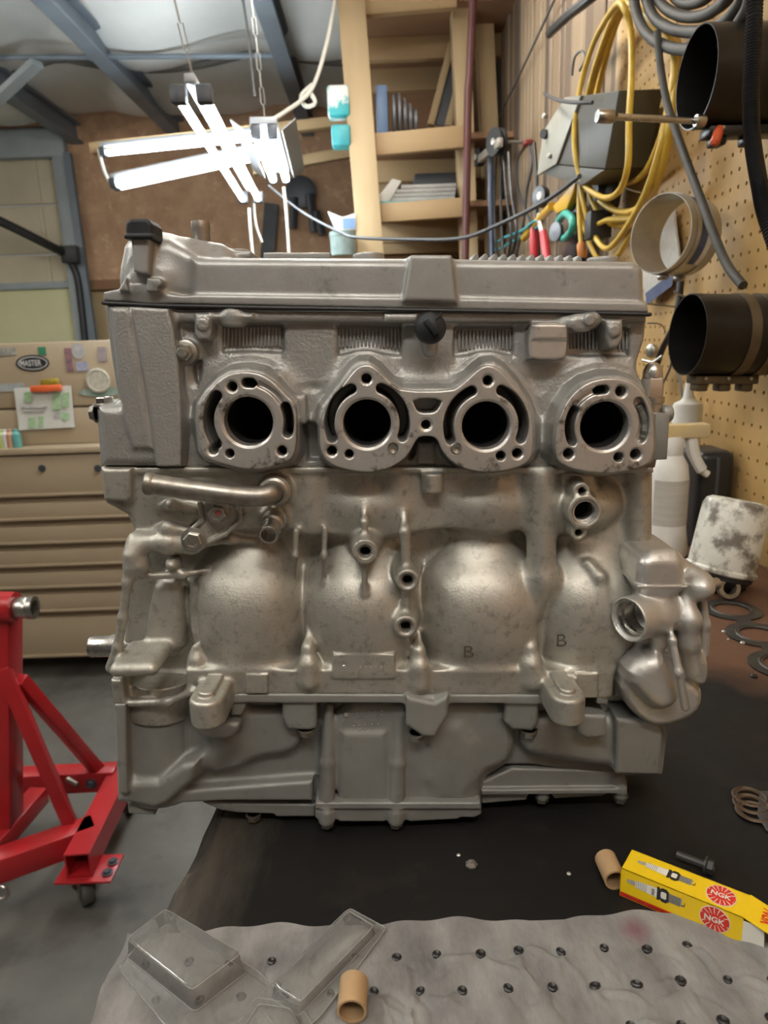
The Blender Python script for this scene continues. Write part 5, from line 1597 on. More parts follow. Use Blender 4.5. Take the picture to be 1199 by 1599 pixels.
CORD = empty('extension_cord', wl(960, 10, .53), 'bright yellow extension cord coiled and hung on the wall', 'extension cord')
loops = [
    ([(962, 8), (930, 60), (910, 120), (898, 185), (898, 240), (910, 285), (940, 308), (965, 300), (980, 260), (982, 190), (986, 110), (984, 45), (975, 14)], .47),
    ([(968, 14), (938, 90), (918, 165), (910, 230), (915, 280), (935, 312), (965, 330), (995, 325), (1022, 285), (1043, 205), (1056, 120), (1050, 70), (1020, 40), (990, 18)], .51),
    ([(966, 12), (935, 110), (916, 190), (909, 260), (906, 320), (914, 360), (930, 400), (952, 412), (985, 365), (1012, 300), (1035, 220), (1050, 140), (1058, 90), (1030, 42), (995, 16)], .52),
    ([(972, 10), (944, 95), (926, 175), (922, 245), (932, 290), (955, 325), (985, 337), (1010, 320), (1032, 270), (1050, 190), (1062, 110), (1056, 62), (1022, 30), (992, 14)], .525),
    ([(970, 12), (948, 85), (930, 160), (916, 235), (920, 300), (940, 340), (968, 352), (1000, 332), (1024, 290), (1040, 230), (1052, 150), (1058, 84), (1034, 36), (996, 12)], .53),
    ([(966, 10), (930, 100), (912, 175), (906, 240), (908, 300), (920, 350), (940, 385), (960, 380), (1000, 318), (1028, 240), (1046, 160), (1054, 100), (1036, 50), (998, 18)], .50),
    ([(975, 16), (952, 70), (934, 140), (925, 210), (928, 262), (945, 284), (975, 287), (1004, 272), (1028, 225), (1044, 160), (1052, 100), (1040, 58), (1010, 28)], .535),
]
for pts, X_ in loops:
    q = MB(); q.tube(crv([wl(x, y, X_ + .012 * math.sin(i * 1.3)) for i, (x, y) in enumerate(pts)], 6, closed=True), .0062, 8, closed=True)
    q.build('cord_loop', m_yel, CORD, ang=80)
q = MB(); q.tube(crv([wl(918, 180, .50), wl(908, 250, .50), wl(904, 320, .50), wl(907, 378, .50)], 6), .0058, 8); q.build('cord_tail', m_yel, CORD, ang=80)
q = MB(); q.tube(crv([wl(915, 338, .515), wl(930, 350, .515), wl(950, 343, .515), wl(985, 341, .515), wl(1005, 330, .515)], 6), .0058, 8); q.build('cord_tail', m_yel, CORD, ang=80)
q = MB(); a = wl(907, 378, .50); q.lathe([(.007, 0), (.011, .006), (.0115, .03), (.009, .036), (.0001, .036)], a, (.1, -.1, -1), 14); q.build('plug', pmat('orange_plug', (.6, .22, .05), rough=.45), CORD)

HOSE = empty('air_hose', wl(1080, 0, .52), 'thick grey rubber hose coiled at the top right with its end hanging down', 'hose')
arcs = [([(988, -40), (994, 20), (1012, 55), (1045, 74), (1085, 77), (1125, 66), (1155, 35), (1172, -10), (1160, -90), (1080, -130), (1010, -100)], .47, .0085),
        ([(1004, -30), (1018, 22), (1045, 44), (1080, 50), (1115, 44), (1145, 20), (1162, -20), (1140, -100), (1070, -120), (1015, -90)], .485, .0085),
        ([(1020, -25), (1034, 8), (1060, 24), (1090, 26), (1118, 14), (1140, -15), (1120, -90), (1060, -100)], .50, .0085),
        ([(1044, -35), (1056, -2), (1080, 6), (1108, -8), (1122, -40), (1090, -90)], .515, .0085)]
for pts, X_, r_ in arcs:
    q = MB(); q.tube(crv([wl(x, y, X_) for x, y in pts], 6, closed=True), r_, 10, closed=True); q.build('hose_loop', m_hose, HOSE, ang=80)
q = MB(); q.tube(crv([wl(1026, 50, .46), wl(1032, 110, .46), wl(1044, 170, .46), wl(1066, 235, .46), wl(1092, 305, .455), wl(1116, 370, .45), wl(1136, 415, .45), wl(1160, 446, .45)], 8), .0058, 12); q.build('hose_end', m_hose, HOSE, ang=70)
# corrugated loom
cen = crv([wl(1180, -40, .43), wl(1176, 60, .43), wl(1172, 150, .43), wl(1175, 220, .43), wl(1186, 290, .43), wl(1197, 340, .43), wl(1225, 420, .44)], 40)
q = MB(); q.tube(cen, [.0075 if (i // 1) % 2 else .0092 for i in range(len(cen))], 12); tag(q.build('cable_loom', m_loom, ang=20), 'black corrugated cable loom hanging at the right photo edge', 'cable loom')
q = MB(); q.tube(crv([wl(858, 52, .47), wl(885, 26, .47), wl(925, -6, .48), (wl(960, -40, .50))], 6), .0115, 16); q.tube(crv([wl(859, 51, .4695), wl(857, 53, .4695)], 2), .0085, 12); tag(q.build('rubber_pipe', m_loom, ang=60), 'cut end of a black rubber pipe poking in from the top', 'pipe')


def band_drum(name, c, axis, r, L, label, mat, stripes=(), clamp=True, th=.0016, up=(0, 0, -1), cl_mat=None):
    c = Vector(c); ax = Vector(axis).normalized()
    root = empty(name, c, label, 'ring compressor', None)
    q = MB(); q.lathe([(r, 0), (r, L), (r - th, L), (r - th, 0), (r, 0)], c, ax, 56)
    q.f = [fc for fc in q.f if len(fc) == 4]
    q.build('band', mat, root)
    for (f0, f1, mm) in stripes:
        q = MB(); q.lathe([(r + .0004, L * f0), (r + .0016, L * f0), (r + .0016, L * f1), (r + .0004, L * f1)], c, ax, 56); q.f = [fc for fc in q.f if len(fc) == 4]; q.build('strap_band', mm, root)
    if clamp:
        u = Vector(up); u = (u - ax * u.dot(ax)).normalized(); s_ = ax.cross(u)
        q = MB(); q.obox(c + ax * (L * .5) + u * (r + .006), ax, s_, u, L * .78, .030, .012); q.build('clamp_plate', cl_mat or mat, root, bevel=.0015)
        for f0 in (.22, .5, .78):
            q = MB(); q.obox(c + ax * (L * f0) + u * (r + .016), ax, s_, u, .018, .022, .014); q.build('clamp_lug', cl_mat or mat, root, bevel=.003)
            q = MB(); q.lathe([(.0025, 0), (.0025, .0012), (0, .0018)], c + ax * (L * f0) + u * (r - .0) - s_ * .017 + u * .004, -s_, 12); q.build('rivet', m_bolt, root)
    return root


p = P(1086, 122, 1.02)
D1 = band_drum('piston_ring_compressor', p, (1, .02, 0), .060, .150, 'big black ring compressor hanging highest, below the grey hose coil', m_blkm)
q = MB(); a = P(932, 181, .985); b = P(1090, 189, 1.0); d_ = (b - a)
q.tube([a + d_ * .12, b], .0042, 12); q.lathe([(.0075, 0), (.0082, .001), (.0082, .020), (.006, .024), (.0045, .026)], a, d_, 18); q.lathe([(.0055, 0), (.0055, -.0)], a, d_, 12)
tag(q.build('socket_extension', m_steel), 'long chrome socket extension sticking out left from the black ring compressor', 'socket bar')
q = MB(); q.lathe([(.0072, 0), (.0076, .003), (.0076, .010), (.0072, .012)], P(1086, 188, .99), d_, 16); q.build('worm_screw', m_steel, D1)
q = MB(); a = P(1122, 205, .99); b = P(1115, 226, .985); q.lathe([(.004, -.006), (.0065, .002), (.0062, .016), (.003, .0195), (.0001, .02)], a, b - a, 14); q.build('orange_knob', pmat('orange_red_plastic', (.55, .09, .03), rough=.4), D1)
p = P(1030, 365, 1.22)
D2 = band_drum('piston_ring_compressor', p, (.88, .46, -.05), .062, .070, 'shiny silver ring compressor with a paper label', m_silv, stripes=((.18, .30, m_silv), (.72, .86, m_silv)), clamp=False)
ax_ = Vector((.88, .46, -.05)).normalized()
m_lab = pmat('paper_label', (.66, .64, .57), (.55, .53, .47), rough=.6, scale=60)
m_labb = pmat('label_blue', (.05, .075, .17), (.09, .11, .2), rough=.5, scale=60)
u = Vector((0, 0, 1)); u = (u - ax_ * u.dot(ax_)).normalized(); s_ = ax_.cross(u)
for f0, f1, mm, nm in ((.34, .56, m_labb, 'label_stripe'), (.56, .72, m_lab, 'label')):
    v = []; f = []
    for k in range(13):
        a = math.radians(-52 + k * 9)
        dr = (s_ * math.cos(a) + u * math.sin(a)) * .0628
        v += [p + ax_ * (.07 * f0) + dr, p + ax_ * (.07 * f1) + dr]
    for k in range(12): f.append((2 * k, 2 * k + 1, 2 * k + 3, 2 * k + 2))
    q = MB(); q.add(v, f); q.build(nm, mm, D2)
for f0 in (.24, .79):
    q = MB(); cc = p + ax_ * (.07 * f0) - u * .066; q.lathe([(.005, -.008), (.0055, -.004), (.0055, .006), (.003, .010)], cc, s_, 10); q.build('clamp_screw', m_bolt, D2)
p = P(1072, 523, 1.05)
D3 = band_drum('piston_ring_compressor', p, (1, .06, -.04), .0575, .122, 'black ring compressor with brown worn bands, lowest on the pegboard', m_blkm, stripes=((.52, .64, m_brn), (.78, .9, m_brn)), cl_mat=m_brn)
# wire hooks
def hook(pts, label, X_, r=.0016):
    q = MB(); q.tube(crv([wl(x, y, X_ + dx) for x, y, dx in pts], 5), r, 8); return tag(q.build('peg_hook', m_chain), label, 'hook', 'wire hooks on the pegboard')
hook([(1010, 474, -.09), (1035, 477, -.05), (1062, 480, 0)], 'straight wire hook above the worn ring compressor', .575)
hook([(1053, 455, -.07), (1066, 462, -.03), (1082, 464, 0)], 'bent wire tip at the rim of the worn ring compressor', .575)
hook([(968, 290, -.09), (985, 297, -.07), (1010, 303, -.04), (1040, 310, 0)], 'curved wire hook above the silver ring compressor', .575)
hook([(1010, 505, -.06), (1030, 506, -.03), (1038, 516, 0), (1036, 522, 0)], 'short bent hook beside the head of the engine', .575)
# dark cables down the pegboard beside the worn compressor
cord('cable_bundle', [wl(1063, 424, .56), wl(1060, 470, .555), wl(1052, 510, .55), wl(1034, 545, .55), wl(1024, 575, .55), wl(1015, 610, .55)], .0065, m_black, 'thick black cable dropping behind the worn ring compressor')
cord('cable_bundle', [wl(1052, 545, .56), wl(1046, 575, .56), wl(1034, 600, .56)], .002, m_cordg, 'thin dark wire below the thick black cable')
q = MB(); q.beam(wl(1060, 582, .55), wl(1068, 640, .55), .004, .006); q.beam(wl(1078, 582, .55), wl(1071, 650, .55), .004, .004); tag(q.build('steel_rods', m_chain), 'two thin steel rods hanging under the worn ring compressor', 'rod'); bpy.data.objects['steel_rods'].name = 'steel_rod'
q = MB(); q.lathe([(.012, -.004), (.014, 0), (.014, .008), (.008, .012), (.0001, .012)], wl(1020, 548, .55), (-1, -.3, 0), 16); q.tube([wl(1003, 562, .53), wl(1020, 566, .54), wl(1034, 556, .55)], .003, 8); tag(q.build('hose_clamp', m_bolt), 'small bright clamp hooked next to the black cable', 'clamp')
# blister card behind the silver compressor
q = MB(); q.prism([wl(1000, 372, .56), wl(1012, 352, .56), wl(1050, 322, .565), (wl(1062, 420, .565)), wl(1030, 450, .565), wl(1006, 470, .56)], (.004, 0, 0)); o = q.build('display_card', m_lab, flat=True); tag(o, 'white and blue display card hung behind the silver ring compressor', 'card')
q = MB(); q.prism([wl(1008, 458, .558), wl(1052, 424, .563), wl(1050, 446, .563), wl(1010, 476, .558)], (-.001, 0, 0)); q.build('card_print', m_labb, o, flat=True)
q = MB(); q.prism([wl(1004, 384, .558), wl(1016, 372, .558), wl(1018, 378, .558), wl(1005, 392, .558)], (-.001, 0, 0)); q.build('card_print', pmat('red_print', (.5, .05, .04), rough=.5), o, flat=True)
# bracket lump behind the cord
q = MB(); c = wl(960, 298, .55); q.lathe([(.05, 0), (.052, .01), (.052, .02), (.03, .03), (.022, .045), (.0001, .045)], c, (-1, 0, 0), 28); q.obox(c + Vector((-.03, .02, -.07)), (0, 1, 0), (1, 0, 0), (0, 0, 1), .05, .05, .06); tag(q.build('cast_pulley', m_drk, bevel=.002), 'dull grey pulley bracket behind the yellow cord', 'pulley')
# switch box
SB = empty('switch_box', wl(890, 260, .50), 'grey metal switch box with cable loops hung askew on the wall boards', 'switch box')
q = MB(); q.prism([wl(902, 150, .465), wl(966, 141, .465), wl(944, 264, .465), wl(866, 256, .465)], (.085, .0, 0)); q.build('box_body', m_eboxd, SB, bevel=.003)
q = MB(); q.prism([wl(866, 257, .466), wl(944, 265, .466), wl(908, 290, .466), wl(842, 270, .466)], (.08, .0, 0)); q.build('box_base', m_eboxd, SB, bevel=.002)
q = MB(); q.prism([wl(881, 152, .458), wl(906, 149, .458), wl(868, 256, .458), wl(838, 274, .458), wl(848, 205, .458)], (.010, 0, 0)); q.build('box_face', m_ebox, SB, bevel=.002)
q = MB(); q.lathe([(.010, 0), (.012, .003), (.011, .014), (.0001, .014)], wl(853, 210, .457), (-.8, -.6, 0), 18); q.build('knob', m_black, SB)
q = MB(); q.lathe([(.006, 0), (.006, .012), (.0001, .014)], wl(853, 182, .457), (-.8, -.6, 0), 14); q.build('terminal', m_bolt, SB)
q = MB(); q.lathe([(.006, 0), (.006, .010), (.0001, .012)], wl(860, 244, .457), (-.8, -.6, 0), 14); q.build('terminal', m_bolt, SB)
q = MB(); q.tube(crv([wl(850, 146, .45), wl(870, 156, .42), wl(900, 160, .43), wl(925, 160, .45)], 6), .004, 8); q.build('wire_bail', m_cordg, SB)
q = MB(); q.tube(crv([wl(893, 118, .5), wl(897, 90, .5), (wl(908, 80, .5)), wl(914, 92, .5), wl(905, 110, .5)], 6), .003, 8); q.build('hanger_wire', m_cordg, SB)
# pulley press tool
TK = empty('pulley_tool', wl(790, 400, .54), 'black two-wheeled pulley tool with belts hanging on the wall boards', 'pulley tool')
for (x, y, r_) in ((781, 222, .046), (752, 246, .036)):
    c = wl(x, y, .46); q = MB(); q.lathe([(.008, 0), (r_, 0), (r_, .008), (r_ * .8, .012), (r_ * .8, .018), (r_, .022), (r_, .03), (.008, .03)], c, (-.9, -.43, 0), 30); q.build('wheel', m_black, TK)
    q = MB(); q.lathe([(.011, .0), (.011, .034), (.0001, .036)], c, (-.9, -.43, 0), 18); q.build('hub', m_silv, TK)
q = MB(); q.beam(wl(781, 222, .445), wl(750, 248, .445), .02, .03); q.build('arm', m_silv, TK, bevel=.003)
q = MB(); q.tube([wl(766, 246, .46), wl(768, 410, .46)], .012, 10); q.build('handle_bar', pmat('blue_black_bar', (.06, .07, .10), rough=.3, metal=.5), TK)
for i, (x0, x1) in enumerate(((776, 800), (786, 792))):
    q = MB(); q.tube(crv([wl(x0, 238, .47), wl(x0 - 4, 300, .47), wl(x0 - 2, 380, .47), wl((x0 + x1) / 2, 410, .47), wl(x1 + 6, 370, .47), wl(x1 - 2, 300, .47), wl(x1 - 6, 238, .47)], 6), .005, 6); q.build('belt', m_black, TK)
q = MB(); q.tube([wl(781, 222, .455), wl(781, 222, .455) + Vector((.13, .02, 0))], .006, 8); q.build('hanger_peg', m_chain, TK)
# hanging belts and leads
cord('belt_loop', [wl(822, 226, .54), wl(808, 250, .54), wl(808, 290, .54), wl(822, 330, .54), wl(836, 370, .54), wl(842, 410, .54)], .0045, m_cordg, 'dark lead looped left of the grey switch box', cat='lead')
cord('belt_loop', [wl(826, 228, .53), wl(830, 260, .53), wl(822, 300, .53), wl(818, 345, .53), wl(806, 400, .53)], .0045, m_cordg, 'second dark lead crossing the first one', cat='lead')
cord('belt_loop', [wl(834, 224, .52), wl(838, 280, .52), wl(838, 340, .52), wl(842, 410, .52)], .006, m_black, 'straight black lead hanging beside the switch box', cat='lead')
q = MB(); q.obox(wl(824, 224, .53), (0, 1, 0), (1, 0, 0), (0, 0, 1), .05, .03, .016); tag(q.build('lead_clip', pmat('dark_red_clip', (.22, .03, .03), rough=.4), bevel=.005), 'dark red clip gathering the hanging leads', 'clip')
# hand tools
m_redh = pmat('red_grip', (.50, .03, .04), rough=.4); m_grnh = pmat('teal_grip', (.06, .42, .34), rough=.4); m_ylh = pmat('amber_grip', (.72, .42, .04), rough=.4)
TC = empty('ratchet_clamp', wl(870, 300, .5), 'amber and black clamp tool behind the engine right of the leads', 'clamp tool')
q = MB(); q.prism([wl(862, 322, .5), wl(898, 282, .5), wl(895, 300, .5), wl(884, 326, .5), wl(868, 334, .5)], (.03, .02, 0)); q.build('amber_body', m_ylh, TC, bevel=.005)
q = MB(); q.tube(crv([wl(818, 372, .5), wl(840, 345, .5), wl(862, 322, .5)], 5), .012, 10); q.build('amber_handle', m_ylh, TC)
q = MB(); q.lathe([(.018, 0), (.03, .004), (.03, .022), (.0001, .024)], wl(850, 308, .5), (-.9, -.4, 0), 24); q.build('black_wheel', m_black, TC)
q = MB(); q.lathe([(.012, 0), (.011, .004), (.0001, .005)], wl(843, 306, .475), (-.9, -.4, 0), 18); q.build('pale_cap', m_whp, TC)
PL = empty('pliers', wl(842, 412, .5), 'red-handled pliers hanging behind the cover teeth', 'pliers')
for (x0, y0, x1, y1, X_, r_, mm, nm) in ((834, 352, 834, 412, .5, .013, m_redh, 'handle'), (848, 362, 856, 412, .49, .012, m_redh, 'handle'), (842, 336, 850, 372, .5, .011, m_steel, 'jaw')):
    a = wl(x0, y0, X_); b = wl(x1, y1, X_); q = MB(); n_ = 8; pts = [a.lerp(b, i / (n_ - 1)) for i in range(n_)]
    q.tube(pts, [r_ * (.75 + .35 * math.sin(math.pi * (.15 + .8 * i / (n_ - 1)))) for i in range(n_)], 12); q.build(nm, mm, PL, ang=70)
q = MB(); q.tube(crv([wl(872, 346, .5), wl(882, 334, .5), wl(893, 342, .5), wl(893, 358, .5), wl(882, 372, .5), wl(872, 368, .5)], 5), .0095, 10); tag(q.build('looped_scraper', m_grnh, ang=70), 'teal looped hand tool behind the engine cover', 'hand tool')
q = MB(); c = wl(872, 362, .49); q.lathe([(.022, 0), (.024, .004), (.024, .012), (.0001, .014)], c, (-.9, -.4, 0), 24); tag(q.build('grey_dial', m_pan), 'grey round tool head beside the teal handle', 'tool')
q = MB(); q.prism([wl(874, 410, .52), wl(898, 410, .52), wl(900, 300, .52), wl(892, 296, .52), wl(884, 380, .52)], (.03, .01, 0)); tag(q.build('black_tool_case', m_black, bevel=.004), 'black upright tool case behind the teal handle', 'case')
cord('steel_cable', [wl(768, 385, .5), wl(785, 372, .48), wl(815, 360, .48), wl(835, 345, .49), wl(842, 352, .5), (wl(815, 368, .5)), wl(785, 386, .5), wl(768, 392, .5)], .0045, m_teal, 'teal wire loop lying left of the red handles', cat='wire')
cord('long_wire', [wl(870, -10, .56), wl(800, 140, .56), wl(745, 250, .56)], .004, m_cordg, 'thin dark wire running diagonally down the wall boards', cat='wire')

# ------------------------------------------------------------------ things standing on the bench behind the engine
def on_bench(px, Y):   # bench point straight below pixel column
    p = P(px, 900, Y); return Vector((p.x, Y, BENCH_Z))
# white bottle with trigger
c = on_bench(1036, 1.10); BT = empty('spray_bottle', c, 'tall white spray bottle with a faded label right of the cylinder block', 'bottle')
q = MB(); q.lathe([(.030, 0), (.033, .004), (.033, .02), (.029, .05), (.029, .13), (.026, .15), (.018, .165), (.014, .17), (.0001, .17)], c, (0, 0, 1), 32); q.build('bottle_body', m_whp, BT)
v = []; f = []
for k in range(11):
    a = math.radians(-160 + k * 14)
    for z_ in (.055, .128): v.append(c + Vector((.0296 * math.cos(a), .0296 * math.sin(a), z_)))
for k in range(10): f.append((2 * k, 2 * k + 2, 2 * k + 3, 2 * k + 1))
q = MB(); q.add(v, f); q.build('bottle_label', pmat('faded_label', (.5, .48, .43), (.38, .36, .32), rough=.6, scale=40, stretch=(.3, .3, 3)), BT)
q = MB(); q.lathe([(.017, .165), (.018, .167), (.018, .19), (.015, .195)], c, (0, 0, 1), 20); q.build('screw_collar', m_whp, BT)
q = MB(); q.obox(c + Vector((.012, 0, .203)), (1, 0, 0), (0, 1, 0), (0, 0, 1), .085, .024, .022); q.build('sprayer_head', pmat('yellowed_plastic', (.66, .48, .20), (.6, .5, .32), rough=.45, scale=30), BT, bevel=.003)
q = MB(); q.tube(crv([c + Vector((.03, 0, .192)), c + Vector((.036, 0, .165)), c + Vector((.050, 0, .14)), c + Vector((.060, 0, .132))], 5), [.010] * 6 + [.009] * 5 + [.006] * 5, 10); q.build('trigger', m_whp, BT)
c = on_bench(1056, 1.21); q = MB(); q.lathe([(.024, 0), (.0245, .23), (.022, .235), (.012, .24), (.009, .245), (.003, .29), (.0001, .291)], c, (0, 0, 1), 24); o = q.build('sealant_cartridge', m_whp); tag(o, 'white sealant cartridge with pointed nozzle behind the spray bottle', 'cartridge')
# black case
c = on_bench(1088, 1.16); BK = empty('black_case', c, 'black rounded plastic case standing on edge by the pegboard', 'case')
q = MB(); q.box((c.x - .030, c.y - .045, BENCH_Z), (c.x + .030, c.y + .045, BENCH_Z + .165)); q.build('case_shell', m_black, BK, bevel=.014, seg=4)
q = MB(); q.box((c.x - .003, c.y - .0465, BENCH_Z + .01), (c.x + .003, c.y - .0435, BENCH_Z + .155)); q.build('case_seam', m_fixd, BK, bevel=.001)
# used oil filter, tilted
m_filt = pmat('smeared_white_filter', (.70, .69, .62), (.55, .54, .47), rough=.35, scale=20, spots=(.16, .14, .115), spot_scale=30, spot_lo=.48, spot_hi=.62)
ax_ = Vector((.22, .10, .97)).normalized()
base = P(1124, 893, .93)
OF = empty('oil_filter', Vector((base.x, base.y, BENCH_Z)), 'dirty white oil filter leaning on its black adapter', 'oil filter')
q = MB(); q.lathe([(.0445, 0), (.0468, .002), (.0468, .006), (.0440, .009), (.0437, .090), (.040, .099), (.033, .103), (.030, .100), (.0001, .099)], base, ax_, 44); q.build('canister', m_filt, OF)
q = MB(); q.lathe([(.020, -.018), (.034, -.014), (.042, -.006), (.042, 0), (.0001, 0)], base, ax_, 36); q.build('base_plate', m_black, OF)
c = P(1133, 917, .90); q = MB(); q.lathe([(.0135, 0), (.0145, .003), (.0145, .012), (.009, .012), (.009, 0), (.0135, 0)], c, (0, -1, .25), 28); q.f = [fc for fc in q.f if len(fc) == 4]; q.build('threaded_ring', m_bolt, OF)
q = MB(); q.obox((base.x + .008, base.y + .01, BENCH_Z + .012), (1, 0, 0), (0, 1, 0), (0, 0, 1), .05, .05, .022); q.build('adapter', m_black, OF, bevel=.005)
# old gaskets lying flat
m_gk = pmat('sooty_gasket', (.035, .033, .03), (.075, .07, .062), rough=.45, metal=.5, scale=50)
def ring_plate(name, cs, label, mat, w0=.006, th=.0016, links=True, z=BENCH_Z + .0004):
    sdf = None
    t = MB()
    root = None
    pts3 = [(PZ(x, y, z), r_) for x, y, r_ in cs]
    root = empty(name, Vector((pts3[0][0].x, pts3[0][0].y, z)), label, 'gasket')
    for c, r_ in pts3:
        q = MB(); q.lathe([(r_, 0), (r_ + w0, 0), (r_ + w0, th), (r_, th), (r_, 0)], c, (0, 0, 1), 36); q.f = [fc for fc in q.f if len(fc) == 4]; q.build('ring', mat, root)
        q = MB(); q.lathe([(r_ + .0015, th), (r_ + .003, th + .0012), (r_ + .0045, th)], c, (0, 0, 1), 36); q.f = [fc for fc in q.f if len(fc) == 4]; q.build('bead', mat, root)
    if links:
        for (a, ra), (b, rb) in zip(pts3[:-1], pts3[1:]):
            d = (b - a); L_ = d.length; d.normalize()
            q = MB(); q.beam(a + d * (ra + w0 * .7) + Vector((0, 0, th / 2)), b - d * (rb + w0 * .7) + Vector((0, 0, th / 2)), .018, th * .9); q.build('link', mat, root)
    return root
ring_plate('exhaust_gasket', [(1142, 953, .021), (1184, 992, .021), (1228, 1040, .023)], 'sooty exhaust gasket of joined rings lying right of the pump housing', m_gk, w0=.015)
ring_plate('spring_clip', [(1170, 1247, .0085), (1172, 1258, .0085), (1176, 1270, .0085)], 'small stack of rusty wire rings on the bench at the right edge', pmat('rusty_wire', (.10, .06, .035), (.06, .045, .03), rough=.5, metal=.5, scale=60), w0=.0022, links=False)
q = MB(); q.prism([PZ(1185, 1238, BENCH_Z + .0006), PZ(1230, 1238, BENCH_Z + .0006), PZ(1240, 1320, BENCH_Z + .0006), PZ(1196, 1300, BENCH_Z + .0006), PZ(1182, 1276, BENCH_Z + .0006)], (0, 0, .002)); tag(q.build('gasket_piece', m_gk, bevel=.0005), 'dark gasket piece under the rusty rings at the right edge', 'gasket')
for i, (x, y, r_, mm) in enumerate(((1177, 1057, .0035, m_black), (1130, 987, .0022, m_mach), (1137, 999, .0016, m_mach), (1160, 1005, .0028, m_mach), (736, 1352, .004, pmat('dull_chip', (.12, .11, .09), rough=.5)), (716, 1336, .0015, m_mach), (888, 1365, .0015, m_mach))):
    c = PZ(x, y, BENCH_Z); q = MB(); q.lathe([(r_, 0), (r_ * 1.1, r_ * .4), (r_ * .6, r_ * .9), (0, r_)], c, (0, 0, 1), 7)
    tag(q.build('swarf_chip', mm, ang=20), ('tiny black bead on the bench right of the pump housing', 'largest upper bright crumb beside the exhaust gasket', 'smallest bright crumb beside the exhaust gasket', 'widest bright crumb touching the exhaust gasket', 'pale flake on the dark bench in front of the oil pan', 'bright speck just above the pale flake', 'bright speck left of the standing cardboard tube')[i], 'crumb', 'crumbs on the bench')
# ------------------------------------------------------------------ absorbent pad
PADZ = BENCH_Z + .0012
m_pad = pmat('grey_fibre_pad', (.275, .27, .26), (.115, .112, .107), rough=.9, scale=34, detail=9, stretch=(1, .5, 1), bump=.5, bscale=240, bdist=.0015, spots=(.12, .115, .11), spot_scale=16, spot_lo=.6, spot_hi=.8)
m_dot = pmat('pad_bond_dot', (.007, .007, .008), (.014, .014, .016), rough=.4, scale=200)
PAD = empty('absorbent_pad', PZ(700, 1530, BENCH_Z), 'grey quilted absorbent pad with rows of black dots along the front of the bench', 'pad')
tl = PZ(200, 1460, PADZ); bl = PZ(140, 1599, PADZ); tr = PZ(1199, 1426, PADZ)
ex = (tr - tl); Wp = ex.length + .10; ex.normalize(); ey = Vector((ex.y, -ex.x, 0))
le = (bl - tl)
shx = le.dot(ex) / le.dot(ey)
Hp = .26
rows = []
def dotpos(px, py):
    p = PZ(px, py, PADZ); d = p - tl; return d.dot(ex), d.dot(ey)
# dot lattice measured on the photograph
r2 = [dotpos(680 + x / 2.31, 1200 + y / 2.31) for x, y in ((155, 672), (303, 672), (452, 668), (603, 660), (756, 653), (907, 650))]
ax0 = (r2[-1][0] - r2[0][0]) / 5
r1 = dotpos(680 + 210 / 2.31, 1200 + 550 / 2.31); r3 = dotpos(680 + 253 / 2.31, 1200 + 797 / 2.31)
rowstep = (r3[1] - r1[1]) / 2
u2 = r2[0][0]; v2 = r2[0][1]
DOTS = []
for j in range(-1, 7):
    for i in range(-10, 9):
        u_ = u2 + ax0 * (i + (.5 if j % 2 else 0)) ; v_ = v2 + rowstep * j
        if j == -1: u_ = u2 + ax0 * (i + .5)
        if u_ < shx * v_ + .008 or u_ > Wp - .01 or v_ < .003 or v_ > Hp - .005: continue
        DOTS.append((u_ + random.uniform(-.0012, .0012), v_ + random.uniform(-.0012, .0012)))
nx, ny = 330, 150
uu = np.linspace(0, Wp, nx + 1); vv = np.linspace(0, Hp, ny + 1)
Ug, Vg = np.meshgrid(uu, vv)
h = np.zeros_like(Ug)
rs = np.random.RandomState(4)
dmin = np.full_like(Ug, 1.0)
for (a, b) in DOTS: dmin = np.minimum(dmin, np.sqrt((Ug - a) ** 2 + (Vg - b) ** 2))
h += .0022 * (1 - np.exp(-(dmin / .006) ** 2))
for k in range(420):     # creases running between the bond points
    a = DOTS[rs.randint(len(DOTS))]; ang = rs.uniform(-.4, 1.2) + (math.pi / 2 if rs.rand() < .5 else .5); L_ = rs.uniform(.010, .042)
    dx, dy = math.cos(ang), math.sin(ang)
    t_u = (Ug - a[0]) * dx + (Vg - a[1]) * dy; n_u = -(Ug - a[0]) * dy + (Vg - a[1]) * dx
    n_u = n_u + .002 * np.sin(t_u * 180 + k)
    w_ = np.clip(t_u / .006, 0, 1) * np.clip((L_ - t_u) / .012, 0, 1)
    h += rs.choice([-1, 1.5]) * rs.uniform(.0005, .0016) * w_ * np.exp(-(n_u / .0016) ** 2)
for k in range(26):
    a = rs.rand() * Wp; b = rs.rand() * Hp; r_ = rs.uniform(.015, .05)
    h += rs.uniform(-.0006, .0018) * np.exp(-((Ug - a) ** 2 + (Vg - b) ** 2) / r_ ** 2)
h = np.maximum(h, .0003)
v = []; f = []
for j in range(ny + 1):
    for i in range(nx + 1):
        v_ = Vg[j, i]; u_ = shx * v_ + (Wp - shx * v_) * (Ug[j, i] / Wp)
        jag = .0025 * math.sin(u_ * 55) + .0012 * math.sin(u_ * 170 + 1) if j == 0 else 0
        jl = .0015 * math.sin(v_ * 130) if i == 0 else 0
        p = tl + ex * (u_ + jl) + ey * (v_ + jag)
        v.append((p.x, p.y, PADZ + h[j, i]))
for j in range(ny):
    for i in range(nx):
        a = j * (nx + 1) + i; f.append((a, a + nx + 1, a + nx + 2, a + 1))
n0 = len(v)
bd = [i for i in range(nx + 1)] + [j * (nx + 1) + nx for j in range(1, ny + 1)] + [ny * (nx + 1) + i for i in range(nx - 1, -1, -1)] + [j * (nx + 1) for j in range(ny - 1, 0, -1)]
for i in bd: v.append((v[i][0], v[i][1], BENCH_Z + .0003))
